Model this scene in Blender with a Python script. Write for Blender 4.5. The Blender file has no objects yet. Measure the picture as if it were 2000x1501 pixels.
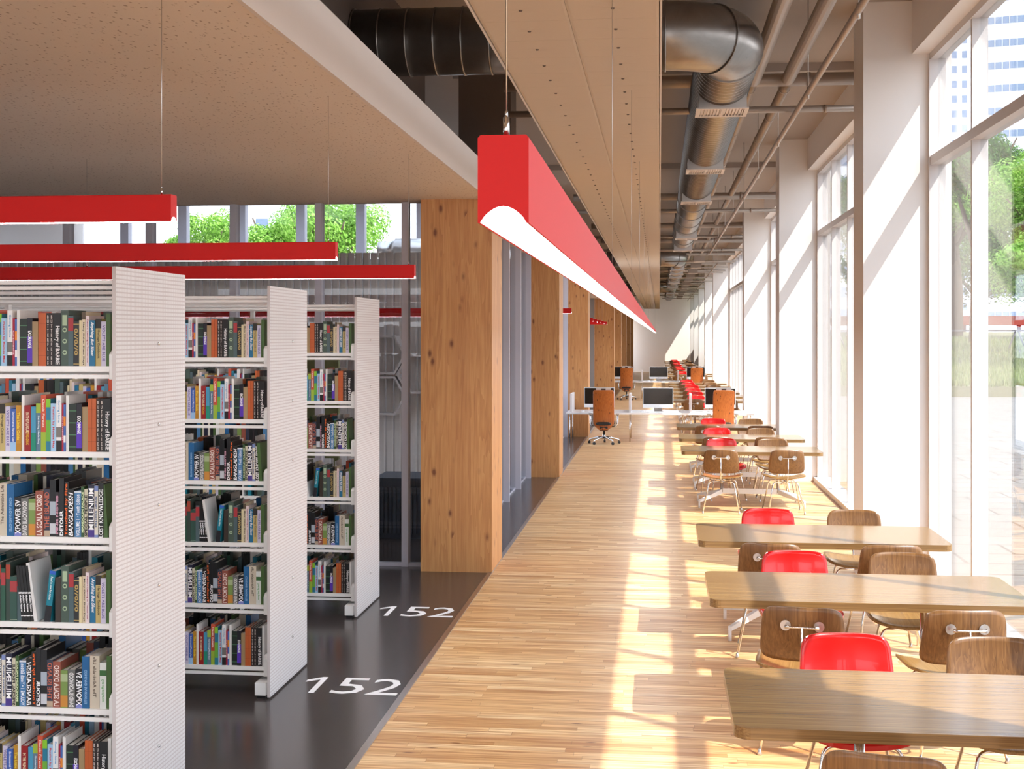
import bpy, bmesh, math, random
from mathutils import Vector, Matrix
R = math.radians
PI = math.pi
sc = bpy.context.scene
COL = sc.collection
rnd = random.Random(7)

# ------------------------------------------------------------------ materials
def lin(c):
    if isinstance(c, str):
        c = c.lstrip('#'); c = [int(c[i:i+2], 16)/255 for i in (0, 2, 4)]
    return tuple((x/12.92 if x <= .04045 else ((x+.055)/1.055)**2.4) for x in c[:3]) + (1,)

class NT:
    def __init__(s, name):
        s.m = bpy.data.materials.new(name); s.m.use_nodes = True
        s.t = s.m.node_tree; s.t.nodes.clear()
        s.out = s.t.nodes.new('ShaderNodeOutputMaterial')
    def n(s, typ, **kw):
        nd = s.t.nodes.new('ShaderNode'+typ)
        for k, v in kw.items():
            if hasattr(nd, k): setattr(nd, k, v)
        return nd
    def l(s, a, b): s.t.links.new(a, b)
    def val(s, sock, v):
        if hasattr(v, 'is_linked') or hasattr(v, 'links'): s.l(v, sock)
        else: sock.default_value = v
    def math(s, op, a, b=0., c=None):
        nd = s.n('Math', operation=op); s.val(nd.inputs[0], a); s.val(nd.inputs[1], b)
        if c is not None: s.val(nd.inputs[2], c)
        return nd.outputs[0]
    def mix(s, f, a, b, mode='MIX'):
        nd = s.n('Mix', data_type='RGBA', blend_type=mode)
        s.val(nd.inputs[0], f); s.val(nd.inputs[6], a); s.val(nd.inputs[7], b)
        return nd.outputs[2]
    def ramp(s, f, stops):
        nd = s.n('ValToRGB'); s.l(f, nd.inputs[0]); e = nd.color_ramp.elements
        while len(e) < len(stops): e.new(.5)
        for q, (p, c) in zip(e, stops):
            q.position = p; q.color = c if len(c) == 4 else tuple(c)+(1,)
        return nd.outputs[0]
    def coords(s, scale=(1, 1, 1), which='Object', loc=(0, 0, 0), rot=(0, 0, 0)):
        tc = s.n('TexCoord'); mp = s.n('Mapping')
        mp.inputs['Scale'].default_value = scale; mp.inputs['Location'].default_value = loc
        mp.inputs['Rotation'].default_value = rot
        s.l(tc.outputs[which], mp.inputs[0]); return mp.outputs[0]
    def noise(s, vec, scale=5, detail=3, rough=.5, dist=0.):
        nd = s.n('TexNoise'); nd.inputs['Scale'].default_value = scale
        nd.inputs['Detail'].default_value = detail; nd.inputs['Roughness'].default_value = rough
        nd.inputs['Distortion'].default_value = dist
        if vec is not None: s.l(vec, nd.inputs['Vector'])
        return nd.outputs[0]
    def bsdf(s, color, rough=.5, metal=0., spec=.5, coat=0., bump=None, bstr=.2, bdist=.01, **kw):
        p = s.n('BsdfPrincipled')
        s.val(p.inputs['Base Color'], color); s.val(p.inputs['Roughness'], rough)
        s.val(p.inputs['Metallic'], metal); p.inputs['Specular IOR Level'].default_value = spec
        p.inputs['Coat Weight'].default_value = coat
        if bump is not None:
            b = s.n('Bump'); b.inputs['Strength'].default_value = bstr; b.inputs['Distance'].default_value = bdist
            s.l(bump, b.inputs['Height']); s.l(b.outputs[0], p.inputs['Normal'])
        for k, v in kw.items(): s.val(p.inputs[k], v)
        s.l(p.outputs[0], s.out.inputs[0]); s.p = p
        return s.m

_plain = {}
def plain(name, c, rough=.5, metal=0., spec=.5, coat=0., var=.06):
    """simple paint/plastic/metal with a faint procedural mottling"""
    if name in _plain: return _plain[name]
    t = NT(name); base = lin(c)
    nz = t.noise(t.coords(), 6, 3)
    dk = tuple(x*(1-var) for x in base[:3])+(1,)
    m = t.bsdf(t.mix(nz, base, dk), rough, metal, spec, coat)
    _plain[name] = m
    return m

def m_floor():
    t = NT('oak_strip_floor'); tc = t.n('TexCoord'); sp = t.n('SeparateXYZ'); t.l(tc.outputs['Object'], sp.inputs[0])
    H = .062
    row = t.math('FLOOR', t.math('DIVIDE', sp.outputs[1], H))
    wn = t.n('TexWhiteNoise', noise_dimensions='1D'); t.l(row, wn.inputs['W'])
    xx = t.math('ADD', t.math('DIVIDE', sp.outputs[0], .85), t.math('MULTIPLY', wn.outputs[0], 9.))
    cell = t.math('FLOOR', xx)
    cb = t.n('CombineXYZ'); t.l(cell, cb.inputs[0]); t.l(row, cb.inputs[1])
    w2 = t.n('TexWhiteNoise', noise_dimensions='2D'); t.l(cb.outputs[0], w2.inputs['Vector'])
    col = t.ramp(w2.outputs[0], [(0, lin('#cc9c66')), (.3, lin('#e4b880')), (.62, lin('#eec790')), (.9, lin('#f6d8a6')), (1, lin('#c68c54'))])
    # streaks along X, shifted per strip
    cv = t.n('CombineXYZ'); t.l(t.math('ADD', t.math('MULTIPLY', sp.outputs[0], 1.6), t.math('MULTIPLY', w2.outputs[0], 40.)), cv.inputs[0])
    t.l(t.math('MULTIPLY', sp.outputs[1], 55.), cv.inputs[1])
    st = t.noise(cv.outputs[0], 1.0, 4, .6, .6)
    col = t.mix(t.ramp(st, [(.42, (0, 0, 0)), (.64, (.8, .8, .8))]), col, lin('#a86b3c'))
    st2 = t.noise(cv.outputs[0], .45, 2, .6, .2)
    col = t.mix(t.ramp(st2, [(.60, (0, 0, 0)), (.72, (.5, .5, .5))]), col, lin('#8f4f28'))
    # knots
    kv = t.n('CombineXYZ'); t.l(t.math('MULTIPLY', sp.outputs[0], 2.6), kv.inputs[0]); t.l(t.math('MULTIPLY', sp.outputs[1], 8.), kv.inputs[1])
    vo = t.n('TexVoronoi'); vo.inputs['Scale'].default_value = 1.; vo.inputs['Randomness'].default_value = 1.; t.l(kv.outputs[0], vo.inputs['Vector'])
    col = t.mix(t.ramp(vo.outputs['Distance'], [(.04, (.8, .8, .8)), (.10, (0, 0, 0))]), col, lin('#6e3c20'))
    # joints
    fy = t.math('FRACT', t.math('DIVIDE', sp.outputs[1], H)); fx = t.math('FRACT', xx)
    j = t.math('MAXIMUM', t.math('LESS_THAN', fy, .03), t.math('LESS_THAN', fx, .003))
    col = t.mix(t.math('MULTIPLY', j, .45), col, lin('#7a4c2c'))
    rg = t.math('ADD', .30, t.math('MULTIPLY', st, .18))
    return t.bsdf(col, rg, 0, .45, bump=st, bstr=.08, bdist=.003)

def m_wood(name, cols, axis='Z', scale=1., knots=None, kcut=.46, rough=.4, boards=0., coat=0., spec=.5, ring=.6, kden=1.):
    """grain running along one object axis; knots = colour or None"""
    t = NT(name); A = {'X': 0, 'Y': 1, 'Z': 2}[axis]
    s = [14*scale*(1 if knots else 1.5)]*3; s[A] = (.9 if knots else .16)*scale
    v = t.coords(tuple(s))
    if boards:
        tc = t.n('TexCoord'); sp = t.n('SeparateXYZ'); t.l(tc.outputs['Object'], sp.inputs[0])
        b = t.math('FLOOR', t.math('DIVIDE', t.math('ADD', sp.outputs[0], sp.outputs[1]), boards))
        wn = t.n('TexWhiteNoise', noise_dimensions='1D'); t.l(b, wn.inputs['W'])
        ad = t.n('VectorMath', operation='ADD'); t.l(v, ad.inputs[0])
        cv = t.n('CombineXYZ'); 
        for i in range(3): t.l(t.math('MULTIPLY', wn.outputs[0], 30.), cv.inputs[i])
        t.l(cv.outputs[0], ad.inputs[1]); v = ad.outputs[0]
    n1 = t.noise(v, .55, 3, .55, .8)
    wv = t.math('FRACT', t.math('MULTIPLY', n1, 9.))
    n2 = t.noise(v, 3.2, 4, .6)
    f = t.math('ADD', t.math('MULTIPLY', wv, ring*.5), t.math('MULTIPLY', n2, 1-ring*.5))
    col = t.ramp(f, [(.15, lin(cols[0])), (.5, lin(cols[1])), (.85, lin(cols[2]))])
    if boards:
        col = t.mix(t.math('MULTIPLY', wn.outputs[0], .28), col, lin(cols[0]))
        fb = t.math('FRACT', t.math('DIVIDE', t.math('ADD', sp.outputs[0], sp.outputs[1]), boards))
        col = t.mix(t.math('MULTIPLY', t.math('LESS_THAN', fb, .02), .35), col, lin(cols[0]))
    if knots:
        ks = [6.5*kden]*3; ks[A] = 3.2*kden
        vk = t.coords(tuple(ks)); vo = t.n('TexVoronoi'); vo.inputs['Scale'].default_value = 1.; t.l(vk, vo.inputs['Vector'])
        nk = t.noise(vk, 2.5, 2); nq = t.noise(vk, .45, 0)
        dd = t.math('ADD', vo.outputs['Distance'], t.math('MULTIPLY', t.math('SUBTRACT', nk, .5), .12))
        dd = t.math('ADD', dd, t.math('MULTIPLY', t.math('GREATER_THAN', nq, kcut), .5))
        col = t.mix(t.ramp(dd, [(.08, (.85, .85, .85)), (.16, (.25, .25, .25)), (.24, (0, 0, 0))]), col, lin(knots))
    return t.bsdf(col, rough, 0, spec, coat, bump=n2, bstr=.05, bdist=.002)

def m_lowceil():
    t = NT('speckled_ceiling_board')
    v = t.coords((1, 1, 1)); vo = t.n('TexVoronoi'); vo.inputs['Scale'].default_value = 42; t.l(t.coords((1, .45, 1), rot=(0, 0, .5)), vo.inputs['Vector'])
    sp = t.ramp(vo.outputs['Distance'], [(.16, (1, 1, 1)), (.28, (0, 0, 0))])
    nz = t.noise(v, 60, 2)
    sp2 = t.math('MULTIPLY', sp, t.math('GREATER_THAN', nz, .46))
    col = t.mix(t.math('MULTIPLY', sp2, .75), lin('#e6d8c9'), lin('#94785f'))
    return t.bsdf(col, .55, 0, .3, bump=nz, bstr=.25, bdist=.004)

def m_duct(name, c, rough=.32):
    t = NT(name); nz = t.noise(t.coords((1, 1, 1)), 5, 6, .65, .5); n2 = t.noise(t.coords((1, 1, 1)), 22, 3)
    col = t.mix(nz, lin(c), tuple(x*.55 for x in lin(c)[:3])+(1,))
    return t.bsdf(col, t.math('ADD', rough-.1, t.math('MULTIPLY', n2, .25)), 1., .5, bump=n2, bstr=.06, bdist=.004)

def m_glass(name, tint=(1, 1, 1), ior=1.45, extra=0.):
    t = NT(name); tr = t.n('BsdfTransparent'); tr.inputs[0].default_value = tuple(tint)+(1,)
    gl = t.n('BsdfGlossy'); gl.inputs['Roughness'].default_value = 0.
    fr = t.n('LayerWeight'); fr.inputs[0].default_value = .5; f0 = ((ior-1)/(ior+1))**2+extra
    mx = t.n('MixShader'); t.l(t.math('ADD', f0, t.math('MULTIPLY', t.math('POWER', fr.outputs['Facing'], 5.), 1-f0)), mx.inputs[0]); t.l(tr.outputs[0], mx.inputs[1]); t.l(gl.outputs[0], mx.inputs[2])
    t.l(mx.outputs[0], t.out.inputs[0]); return t.m

def m_frost():
    """twin-wall translucent sheet: fine rectangular cells"""
    t = NT('translucent_ribbed_sheet'); tc = t.n('TexCoord'); sp = t.n('SeparateXYZ'); t.l(tc.outputs['Object'], sp.inputs[0])
    fy = t.math('FRACT', t.math('MULTIPLY', sp.outputs[1], 72.)); fz = t.math('FRACT', t.math('MULTIPLY', sp.outputs[2], 52.))
    wall = t.math('MAXIMUM', t.math('LESS_THAN', fy, .30), t.math('LESS_THAN', fz, .34))
    nz = t.noise(t.coords((1, 3, 3)), 3, 2)
    col = t.mix(wall, lin('#fdfcfb'), lin('#dcd5d3'))
    p = t.n('BsdfPrincipled'); t.l(col, p.inputs['Base Color']); p.inputs['Roughness'].default_value = .35
    b = t.n('Bump'); b.inputs['Strength'].default_value = .12; b.inputs['Distance'].default_value = .002; t.l(wall, b.inputs['Height']); t.l(b.outputs[0], p.inputs['Normal'])
    tl = t.n('BsdfTranslucent'); t.l(col, tl.inputs[0])
    tr = t.n('BsdfTransparent')
    m1 = t.n('MixShader'); m1.inputs[0].default_value = .35; t.l(p.outputs[0], m1.inputs[1]); t.l(tl.outputs[0], m1.inputs[2])
    m2 = t.n('MixShader'); t.l(t.math('MULTIPLY', t.math('SUBTRACT', 1., wall), .04), m2.inputs[0]); t.l(m1.outputs[0], m2.inputs[1]); t.l(tr.outputs[0], m2.inputs[2])
    t.l(m2.outputs[0], t.out.inputs[0]); return t.m

def m_emit(name, c, s):
    t = NT(name); e = t.n('Emission'); e.inputs[0].default_value = lin(c); e.inputs[1].default_value = s
    t.l(e.outputs[0], t.out.inputs[0]); return t.m

def m_pave():
    t = NT('pale_stone_paving'); br = t.n('TexBrick'); t.l(t.coords((1, 1, 1)), br.inputs[0])
    br.inputs['Scale'].default_value = 1.; br.inputs['Brick Width'].default_value = 1.2; br.inputs['Row Height'].default_value = .6
    br.inputs['Mortar Size'].default_value = .02; br.offset = .5
    br.inputs['Color1'].default_value = lin('#7d7975'); br.inputs['Color2'].default_value = lin('#726f6b'); br.inputs['Mortar'].default_value = lin('#4a4744')
    return t.bsdf(br.outputs[0], .7, 0, .3)

def m_leaf(name, a, b, c):
    t = NT(name); oi = t.n('NewGeometry'); col = t.ramp(oi.outputs['Random Per Island'], [(0, lin(a)), (.5, lin(b)), (1, lin(c))])
    d = t.n('BsdfDiffuse'); t.l(col, d.inputs[0]); tl = t.n('BsdfTranslucent'); t.l(col, tl.inputs[0])
    m = t.n('MixShader'); m.inputs[0].default_value = .35; t.l(d.outputs[0], m.inputs[1]); t.l(tl.outputs[0], m.inputs[2]); t.l(m.outputs[0], t.out.inputs[0]); return t.m

M = {}
M['floor'] = m_floor()
def m_black():
    t = NT('dark_resin_floor'); nz = t.noise(t.coords((1, 1, 1)), 180, 2)
    return t.bsdf(t.mix(nz, lin('#383231'), lin('#463e3b')), .2, 0, .5, bump=nz, bstr=.03, bdist=.001)
M['black_floor'] = m_black()
M['pine'] = m_wood('knotty_pine', ['#ad7040', '#c99058', '#daa86e'], 'Z', .8, '#6a3520', .56, .45, boards=.155, ring=.5, kden=1.25)
M['walnut_x'] = m_wood('striped_walnut_top', ['#5f4429', '#8a6a43', '#a68757'], 'X', 1.6, None, .5, .16, ring=.5, spec=.6)
M['walnut_z'] = m_wood('striped_walnut_back', ['#4f341d', '#785432', '#946d43'], 'Z', 1.3, None, .5, .3, ring=.45)
M['walnut_s'] = m_wood('striped_walnut_seat', ['#6d4c2e', '#94703f', '#ad8957'], 'Y', 1.3, None, .5, .3, ring=.45)
M['orange_pine'] = m_wood('orange_knotty_wood', ['#8a4519', '#b0622a', '#c57a3c'], 'Z', 1.5, '#3b160c', .9, .35, boards=.06, ring=.4, kden=2.3)
M['red'] = plain('red_gloss_shell', '#cf0f10', .22, coat=.3, var=.03)
M['lamp_red'] = plain('red_lamp_enamel', '#cc1a19', .5, spec=.25, var=.02)
M['chrome'] = plain('polished_chrome', '#dcdad8', .12, 1., var=.02)
M['satin'] = plain('satin_alloy', '#c9c4c0', .3, 1., var=.04)
M['white'] = plain('white_wall_paint', '#efe9e4', .6, spec=.3, var=.02)
M['shelf_white'] = plain('white_shelf_enamel', '#f3f1ee', .35, var=.02)
M['frame'] = plain('pale_window_frame', '#d8d2d0', .4, var=.03)
M['fin'] = plain('lavender_grey_mullion', '#c3c1cc', .4, var=.03)
M['ceil'] = plain('taupe_ceiling_paint', '#aea299', .75, spec=.2, var=.05)
M['lowceil'] = m_lowceil()
M['slab_edge'] = plain('pale_slab_edge_paint', '#e0d6cf', .6, spec=.3, var=.03)
M['duct'] = m_duct('galvanised_duct', '#a39d98')
M['duct_dark'] = m_duct('dark_steel_duct', '#5e544e', .3)
M['pipe'] = plain('painted_conduit', '#a8998d', .38, .35, var=.08)
M['dkwall'] = plain('dark_taupe_wall', '#6b5d55', .8, var=.08)
M['graywall'] = plain('grey_wall', '#9a9492', .7, var=.05)
M['glass'] = m_glass('window_glass', (.98, .985, .985), 1.5, .02)
M['glass_in'] = m_glass('partition_glass', (.9, .91, .93), 1.45)
M['frost'] = m_frost()
M['lampglow'] = m_emit('lamp_diffuser', '#f8faff', 40)
M['black'] = plain('black_plastic', '#181616', .35)
def m_screen():
    t = NT('dark_screen_glass'); return t.bsdf(t.mix(t.noise(t.coords(), 2, 1), lin('#151413'), lin('#1c1a19')), .08, 0, .5)
M['screen'] = m_screen()
M['whitegloss'] = plain('white_gloss', '#eeeeee', .25, var=.02)
M['page'] = plain('book_paper', '#d8d3cc', .8, var=.1)
M['pave'] = m_pave()
M['leafA'] = m_leaf('bright_leaves', '#5f8f34', '#8fbf52', '#b5d67a')
M['leafB'] = m_leaf('dark_leaves', '#2c5224', '#4a7736', '#6f9a4c')
M['bark'] = plain('tree_bark', '#6d5a4d', .9, var=.3)
M['grass'] = m_leaf('meadow_blades', '#6d7a45', '#8b9a5e', '#b0b384')
M['soil'] = plain('bank_soil', '#7b7a58', .95, var=.4)
M['tower'] = plain('white_tower_cladding', '#dfe3ec', .5, var=.03)
M['towerglass'] = plain('tower_window_glass', '#7f93ad', .15, .2, var=.3)
M['cloth'] = plain('beige_padded_fabric', '#c9b39c', .8, spec=.2, var=.05)
M['green'] = plain('olive_panel', '#8b8f5c', .7, var=.1)
M['bluegray'] = plain('blue_grey_metal', '#3c4450', .5, var=.1)
M['rust'] = plain('rust_red_paint', '#8e3a2c', .6)

# ------------------------------------------------------------------ geometry
class MB:
    def __init__(s): s.bm = bmesh.new(); s.mi = 0
    def _f(s, vs):
        try:
            f = s.bm.faces.new(vs); f.material_index = s.mi; return f
        except ValueError: return None
    def box(s, x0, x1, y0, y1, z0, z1, mat=None):
        P = [(x0, y0, z0), (x1, y0, z0), (x1, y1, z0), (x0, y1, z0), (x0, y0, z1), (x1, y0, z1), (x1, y1, z1), (x0, y1, z1)]
        v = [s.bm.verts.new(Vector(p) if mat is None else mat @ Vector(p)) for p in P]
        for q in ((3, 2, 1, 0), (4, 5, 6, 7), (0, 1, 5, 4), (1, 2, 6, 5), (2, 3, 7, 6), (3, 0, 4, 7)): s._f([v[i] for i in q])
        return s
    def prism(s, pts, a0, a1, axis='Y'):
        """pts: 2D outline extruded along axis. axis Y: pts=(x,z); X: (y,z); Z: (x,y)"""
        def P(p, a): return {'Y': (p[0], a, p[1]), 'X': (a, p[0], p[1]), 'Z': (p[0], p[1], a)}[axis]
        A = [s.bm.verts.new(P(p, a0)) for p in pts]; B = [s.bm.verts.new(P(p, a1)) for p in pts]
        n = len(pts); s._f(A[::-1]); s._f(B)
        for i in range(n): s._f([A[i], A[(i+1) % n], B[(i+1) % n], B[i]])
        return s
    def tube(s, pts, r, seg=10, caps=True, radii=None):
        pts = [Vector(p) for p in pts]; rings = []; up = None
        for i, p in enumerate(pts):
            d0 = (pts[i]-pts[i-1]).normalized() if i else None
            d1 = (pts[i+1]-pts[i]).normalized() if i < len(pts)-1 else None
            if d0 is None: d = d1
            elif d1 is None: d = d0
            else: d = (d0+d1).normalized() if (d0+d1).length > 1e-6 else d1
            if up is None: up = Vector((0, 0, 1)) if abs(d.z) < .9 else Vector((1, 0, 0))
            a = d.cross(up).normalized(); b = a.cross(d).normalized(); up = b
            k = 1.
            if d0 is not None and d1 is not None:
                c = max(.35, math.cos(d0.angle(d1)/2)); k = 1/c
            rr = radii[i] if radii else r
            ring = []
            bend = (d1-d0) if (d0 is not None and d1 is not None) else Vector()
            bn = bend.normalized() if bend.length > 1e-5 else None
            for j in range(seg):
                t = 2*PI*j/seg; o = a*math.cos(t)*rr+b*math.sin(t)*rr
                if bn is not None: o = o+bn*(o.dot(bn))*(k-1)
                ring.append(s.bm.verts.new(p+o))
            rings.append(ring)
        for A, B in zip(rings, rings[1:]):
            for j in range(seg):
                f = s._f([A[j], A[(j+1) % seg], B[(j+1) % seg], B[j]])
                if f: f.smooth = True
        if caps: s._f(rings[0][::-1]); s._f(rings[-1])
        return s
    def lathe(s, prof, seg=20, c=(0, 0, 0)):
        rings = []
        for r, z in prof: rings.append([s.bm.verts.new((c[0]+r*math.cos(2*PI*j/seg), c[1]+r*math.sin(2*PI*j/seg), c[2]+z)) for j in range(seg)])
        for A, B in zip(rings, rings[1:]):
            for j in range(seg):
                f = s._f([A[j], A[(j+1) % seg], B[(j+1) % seg], B[j]])
                if f: f.smooth = True
        s._f(rings[0][::-1]); s._f(rings[-1]); return s
    def sheet(s, fn, off, nu=14, nv=12, n=5.):
        """curved rounded-rectangle panel with thickness; fn(s,t)->Vector for s,t in -1..1, off(s,t)->offset vector"""
        def sq(a, b):
            m = max(abs(a), abs(b))
            if m < 1e-9: return a, b
            q = (abs(a)**n+abs(b)**n)**(1/n); return a*m/q, b*m/q
        T, B = [], []
        for i in range(nu+1):
            tr, br = [], []
            for j in range(nv+1):
                a, b = sq(-1+2*i/nu, -1+2*j/nv); p = fn(a, b); o = off(a, b)
                tr.append(s.bm.verts.new(p+o)); br.append(s.bm.verts.new(p-o))
            T.append(tr); B.append(br)
        for i in range(nu):
            for j in range(nv):
                for G, fl in ((T, 0), (B, 1)):
                    q = [G[i][j], G[i+1][j], G[i+1][j+1], G[i][j+1]]
                    f = s._f(q[::-1] if fl else q)
                    if f: f.smooth = True
        edge = [(i, 0) for i in range(nu)]+[(nu, j) for j in range(nv)]+[(i, nv) for i in range(nu, 0, -1)]+[(0, j) for j in range(nv, 0, -1)]
        for k in range(len(edge)):
            a, b = edge[k], edge[(k+1) % len(edge)]
            s._f([T[b[0]][b[1]], T[a[0]][a[1]], B[a[0]][a[1]], B[b[0]][b[1]]])
        return s
    def mesh(s, name, mats, bevel=0):
        if bevel:
            bmesh.ops.bevel(s.bm, geom=[e for e in s.bm.edges], offset=bevel, segments=2, affect='EDGES', profile=.6)
        bmesh.ops.recalc_face_normals(s.bm, faces=s.bm.faces)
        me = bpy.data.meshes.new(name); s.bm.to_mesh(me); s.bm.free()
        for m in (mats if isinstance(mats, (list, tuple)) else [mats]): me.materials.append(m)
        return me
    def obj(s, name, mats, parent=None, bevel=0, loc=(0, 0, 0), **kw):
        o = bpy.data.objects.new(name, s.mesh(name, mats, bevel)); COL.objects.link(o)
        o.location = loc
        if parent is not None: o.parent = parent
        for k, v in kw.items(): o[k] = v
        return o

def tag(o, label, cat, group=None):
    o['label'] = label; o['category'] = cat
    if group: o['group'] = group
    return o
def empty(name, loc=(0, 0, 0), rz=0.):
    o = bpy.data.objects.new(name, None); COL.objects.link(o); o.location = loc; o.rotation_euler = (0, 0, rz); o.empty_display_size = .1
    return o
def struct(name, mb, m, **kw):
    return mb.obj(name, m, kind='structure', **kw)
CH = {}
def copy_tree(o, parent=None):
    c = o.copy(); COL.objects.link(c)
    if parent is not None: c.parent = parent
    for ch in CH.get(o.name, []) or [q for q in KIDS(o)]: copy_tree(ch, c)
    return c
def KIDS(o): return [bpy.data.objects[n] for n in KD.get(o.name, [])]
KD = {}
def freeze(root):
    """remember the children by name so that copies are quick"""
    KD[root.name] = [c.name for c in bpy.data.objects if c.parent == root]
    for n in KD[root.name]: freeze(bpy.data.objects[n])

def text_mesh(name, body, size, mat, sx=1., mirror=False, bold=0., shear=0.):
    cu = bpy.data.curves.new(name, 'FONT'); cu.body = body; cu.size = size; cu.align_x = 'CENTER'; cu.align_y = 'CENTER'
    cu.extrude = .0003; cu.offset = bold; cu.resolution_u = 2; cu.shear = shear
    o = bpy.data.objects.new('tmp_text', cu); COL.objects.link(o)
    bpy.context.view_layer.update()
    me = bpy.data.meshes.new_from_object(o.evaluated_get(bpy.context.evaluated_depsgraph_get()))
    bpy.data.objects.remove(o); bpy.data.curves.remove(cu)
    me.name = name; me.materials.clear(); me.materials.append(mat)
    for v in me.vertices:
        v.co.x *= sx
        if mirror: v.co.y *= -1
    return me

# ------------------------------------------------------------------ camera
F = 2546.; A0 = math.atan(288/F); HC = 2.2
cam = bpy.data.cameras.new('camera'); co = bpy.data.objects.new('camera', cam); COL.objects.link(co)
co.location = (0, 0, HC); co.rotation_euler = (PI/2, 0, A0)
cam.sensor_width = 36; cam.lens = F/2000*36; cam.shift_y = -(750.5-655)/2000; cam.clip_end = 600; cam.clip_start = .05
sc.camera = co

# ------------------------------------------------------------------ the hall
YC0, BAY, CD = 11.862, 8.18, .58
ZC, ZL, ZT = 5.16, 3.47, 3.74            # high ceiling, low slab underside, low slab top
YB, YE = -10.0, 79.4
XF = -1.56
cols = [k for k in range(-2, 9) if k != 3]
struct('floor', MB().box(XF, 2.5, YB, YE, -.12, 0), M['floor'])
struct('floor_dark', MB().box(-12, XF, YB, 26.2, -.12, 0).box(-2.65, XF, 26.2, YE, -.12, 0), M['black_floor'])
struct('trim_1', MB().box(XF-.02, XF+.02, YB, YE, 0, .006), M['satin'])
struct('ceiling', MB().box(-12.2, 2.6, YB, 18, ZC, ZC+.2).box(-12.2, 2.6, 25, 26.2, ZC, ZC+.2).box(-4, 2.6, 18, 25, ZC, ZC+.2).box(-12.2, -10, 18, 25, ZC, ZC+.2).box(-2.65, 2.6, 26.2, YE, ZC, ZC+.2), M['ceil'])
beams = MB()
for k in range(-2, 8):
    for q in (2.55,): beams.box(-2.3, 2.2, YC0+k*BAY+q, YC0+k*BAY+q+.35, ZC-.09, ZC)
struct('ceiling_beams', beams, M['ceil'])
struct('wall_right', MB().box(2.22, 2.56, YB, YE, 4.69, ZC), M['white'])
struct('wall_end', MB().box(-2.65, 2.6, YE, YE+.2, 0, ZC), M['white'])
struct('ceiling_low', MB().box(-12, -1.58, YB, 12.35, ZL, ZT), M['lowceil'])
struct('trim_2', MB().box(-1.58, -1.56, YB, 12.35, ZL-.012, ZT+.01), M['slab_edge'])
struct('ceiling_low_strip', MB().box(-2.65, -1.56, 26.0, YE, ZL, ZT).box(-2.2, -1.56, 12.35, 26.0, ZL, ZT), M['slab_edge'])
struct('wall_left_upper', MB().box(-2.65, -2.5, 26.2, YE, ZT, ZC), M['graywall'])
for i, k in enumerate(cols):
    y = YC0+k*BAY
    struct('column', MB().box(1.80, 2.36, y, y+CD, 0, ZC), M['white'])
for k in (-2, 0, 1, 2, 4, 5, 6, 7, 8):
    y = 12.0+k*BAY
    w = MB().box(-2.215, -1.545, y, y+.78, 0, ZL)
    struct('pillar', w, M['pine'])
# windows: one per bay
wn = 0
for i in range(len(cols)-1):
    a = YC0+cols[i]*BAY+CD; b = YC0+cols[i+1]*BAY
    wn += 1; fr = MB()
    fr.box(2.31, 2.5, a, b, 0, .07); fr.box(2.37, 2.5, a, b, 3.70, 3.78); fr.box(2.37, 2.5, a, b, 4.63, 4.69)
    fr.box(2.36, 2.5, a-.0, a+.05, .07, 4.63); fr.box(2.36, 2.5, b-.05, b, .07, 4.63)
    n = round((b-a)/1.52)
    for j in range(1, n):
        y = a+(b-a)*j/n; fr.box(2.38, 2.5, y-.02, y+.02, .07, 4.63)
    fo = struct('window_%d' % wn, fr, M['frame'])
    MB().box(2.436, 2.446, a+.05, b-.05, .07, 4.63).obj('glass', M['glass'], fo)
# last short bay up to the end wall
fr = MB().box(2.31, 2.5, YC0+8*BAY+CD, YE, 0, .07); struct('baseboard_right', fr, M['frame'])
# solid behind the columns
for k in cols:
    y = YC0+k*BAY; struct('wall_pier', MB().box(2.36, 2.56, y, y+CD, 0, 4.69), M['white'])

# side glass wall between timber pillars with projecting fins
for k in (0, 1):
    y0 = 12.78+k*BAY; y1 = 12.0+(k+1)*BAY
    wn += 1; fr = MB()
    fr.box(-2.14, -2.05, y0, y1, 0, .03)
    for y in (14.2, 15.65, 17.1, 18.55, 20.0):
        yy = y+k*BAY
        if yy < y1-.05: fr.box(-2.12, -1.97, yy, yy+.05, .0, ZL)
    fo = struct('window_%d' % wn, fr, M['fin'])
    MB().box(-2.06, -2.048, y0, y1, .03, ZL).obj('glass', M['glass_in'], fo)
for k in (2, 4, 5, 6, 7):
    y0 = 12.78+k*BAY; y1 = 12.0+(k+1+(k == 2))*BAY
    q = .45*(k == 2)
    struct('wall_left_inner', MB().box(-2.2-q, -2.05-q, y0, y1, 0, ZL), M['graywall'])
# glass partition behind the book stacks
wn += 1; fr = MB()
for i in range(12):
    x = -2.41-.845*i; fr.box(x-.032, x+.032, 12.22, 12.34, 0, ZL)
fr.box(-12, -2.215, 12.24, 12.32, 0, .03)
fo = struct('window_%d' % wn, fr, M['fin'])
MB().box(-12, -2.215, 12.275, 12.285, .03, ZL).obj('glass', M['glass_in'], fo)
struct('wall_left_return', MB().box(-2.65, -2.215, 44.6, 44.75, 0, ZL).box(-2.65, -2.215, 29.0, 29.14, 0, ZL), M['graywall'])
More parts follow.
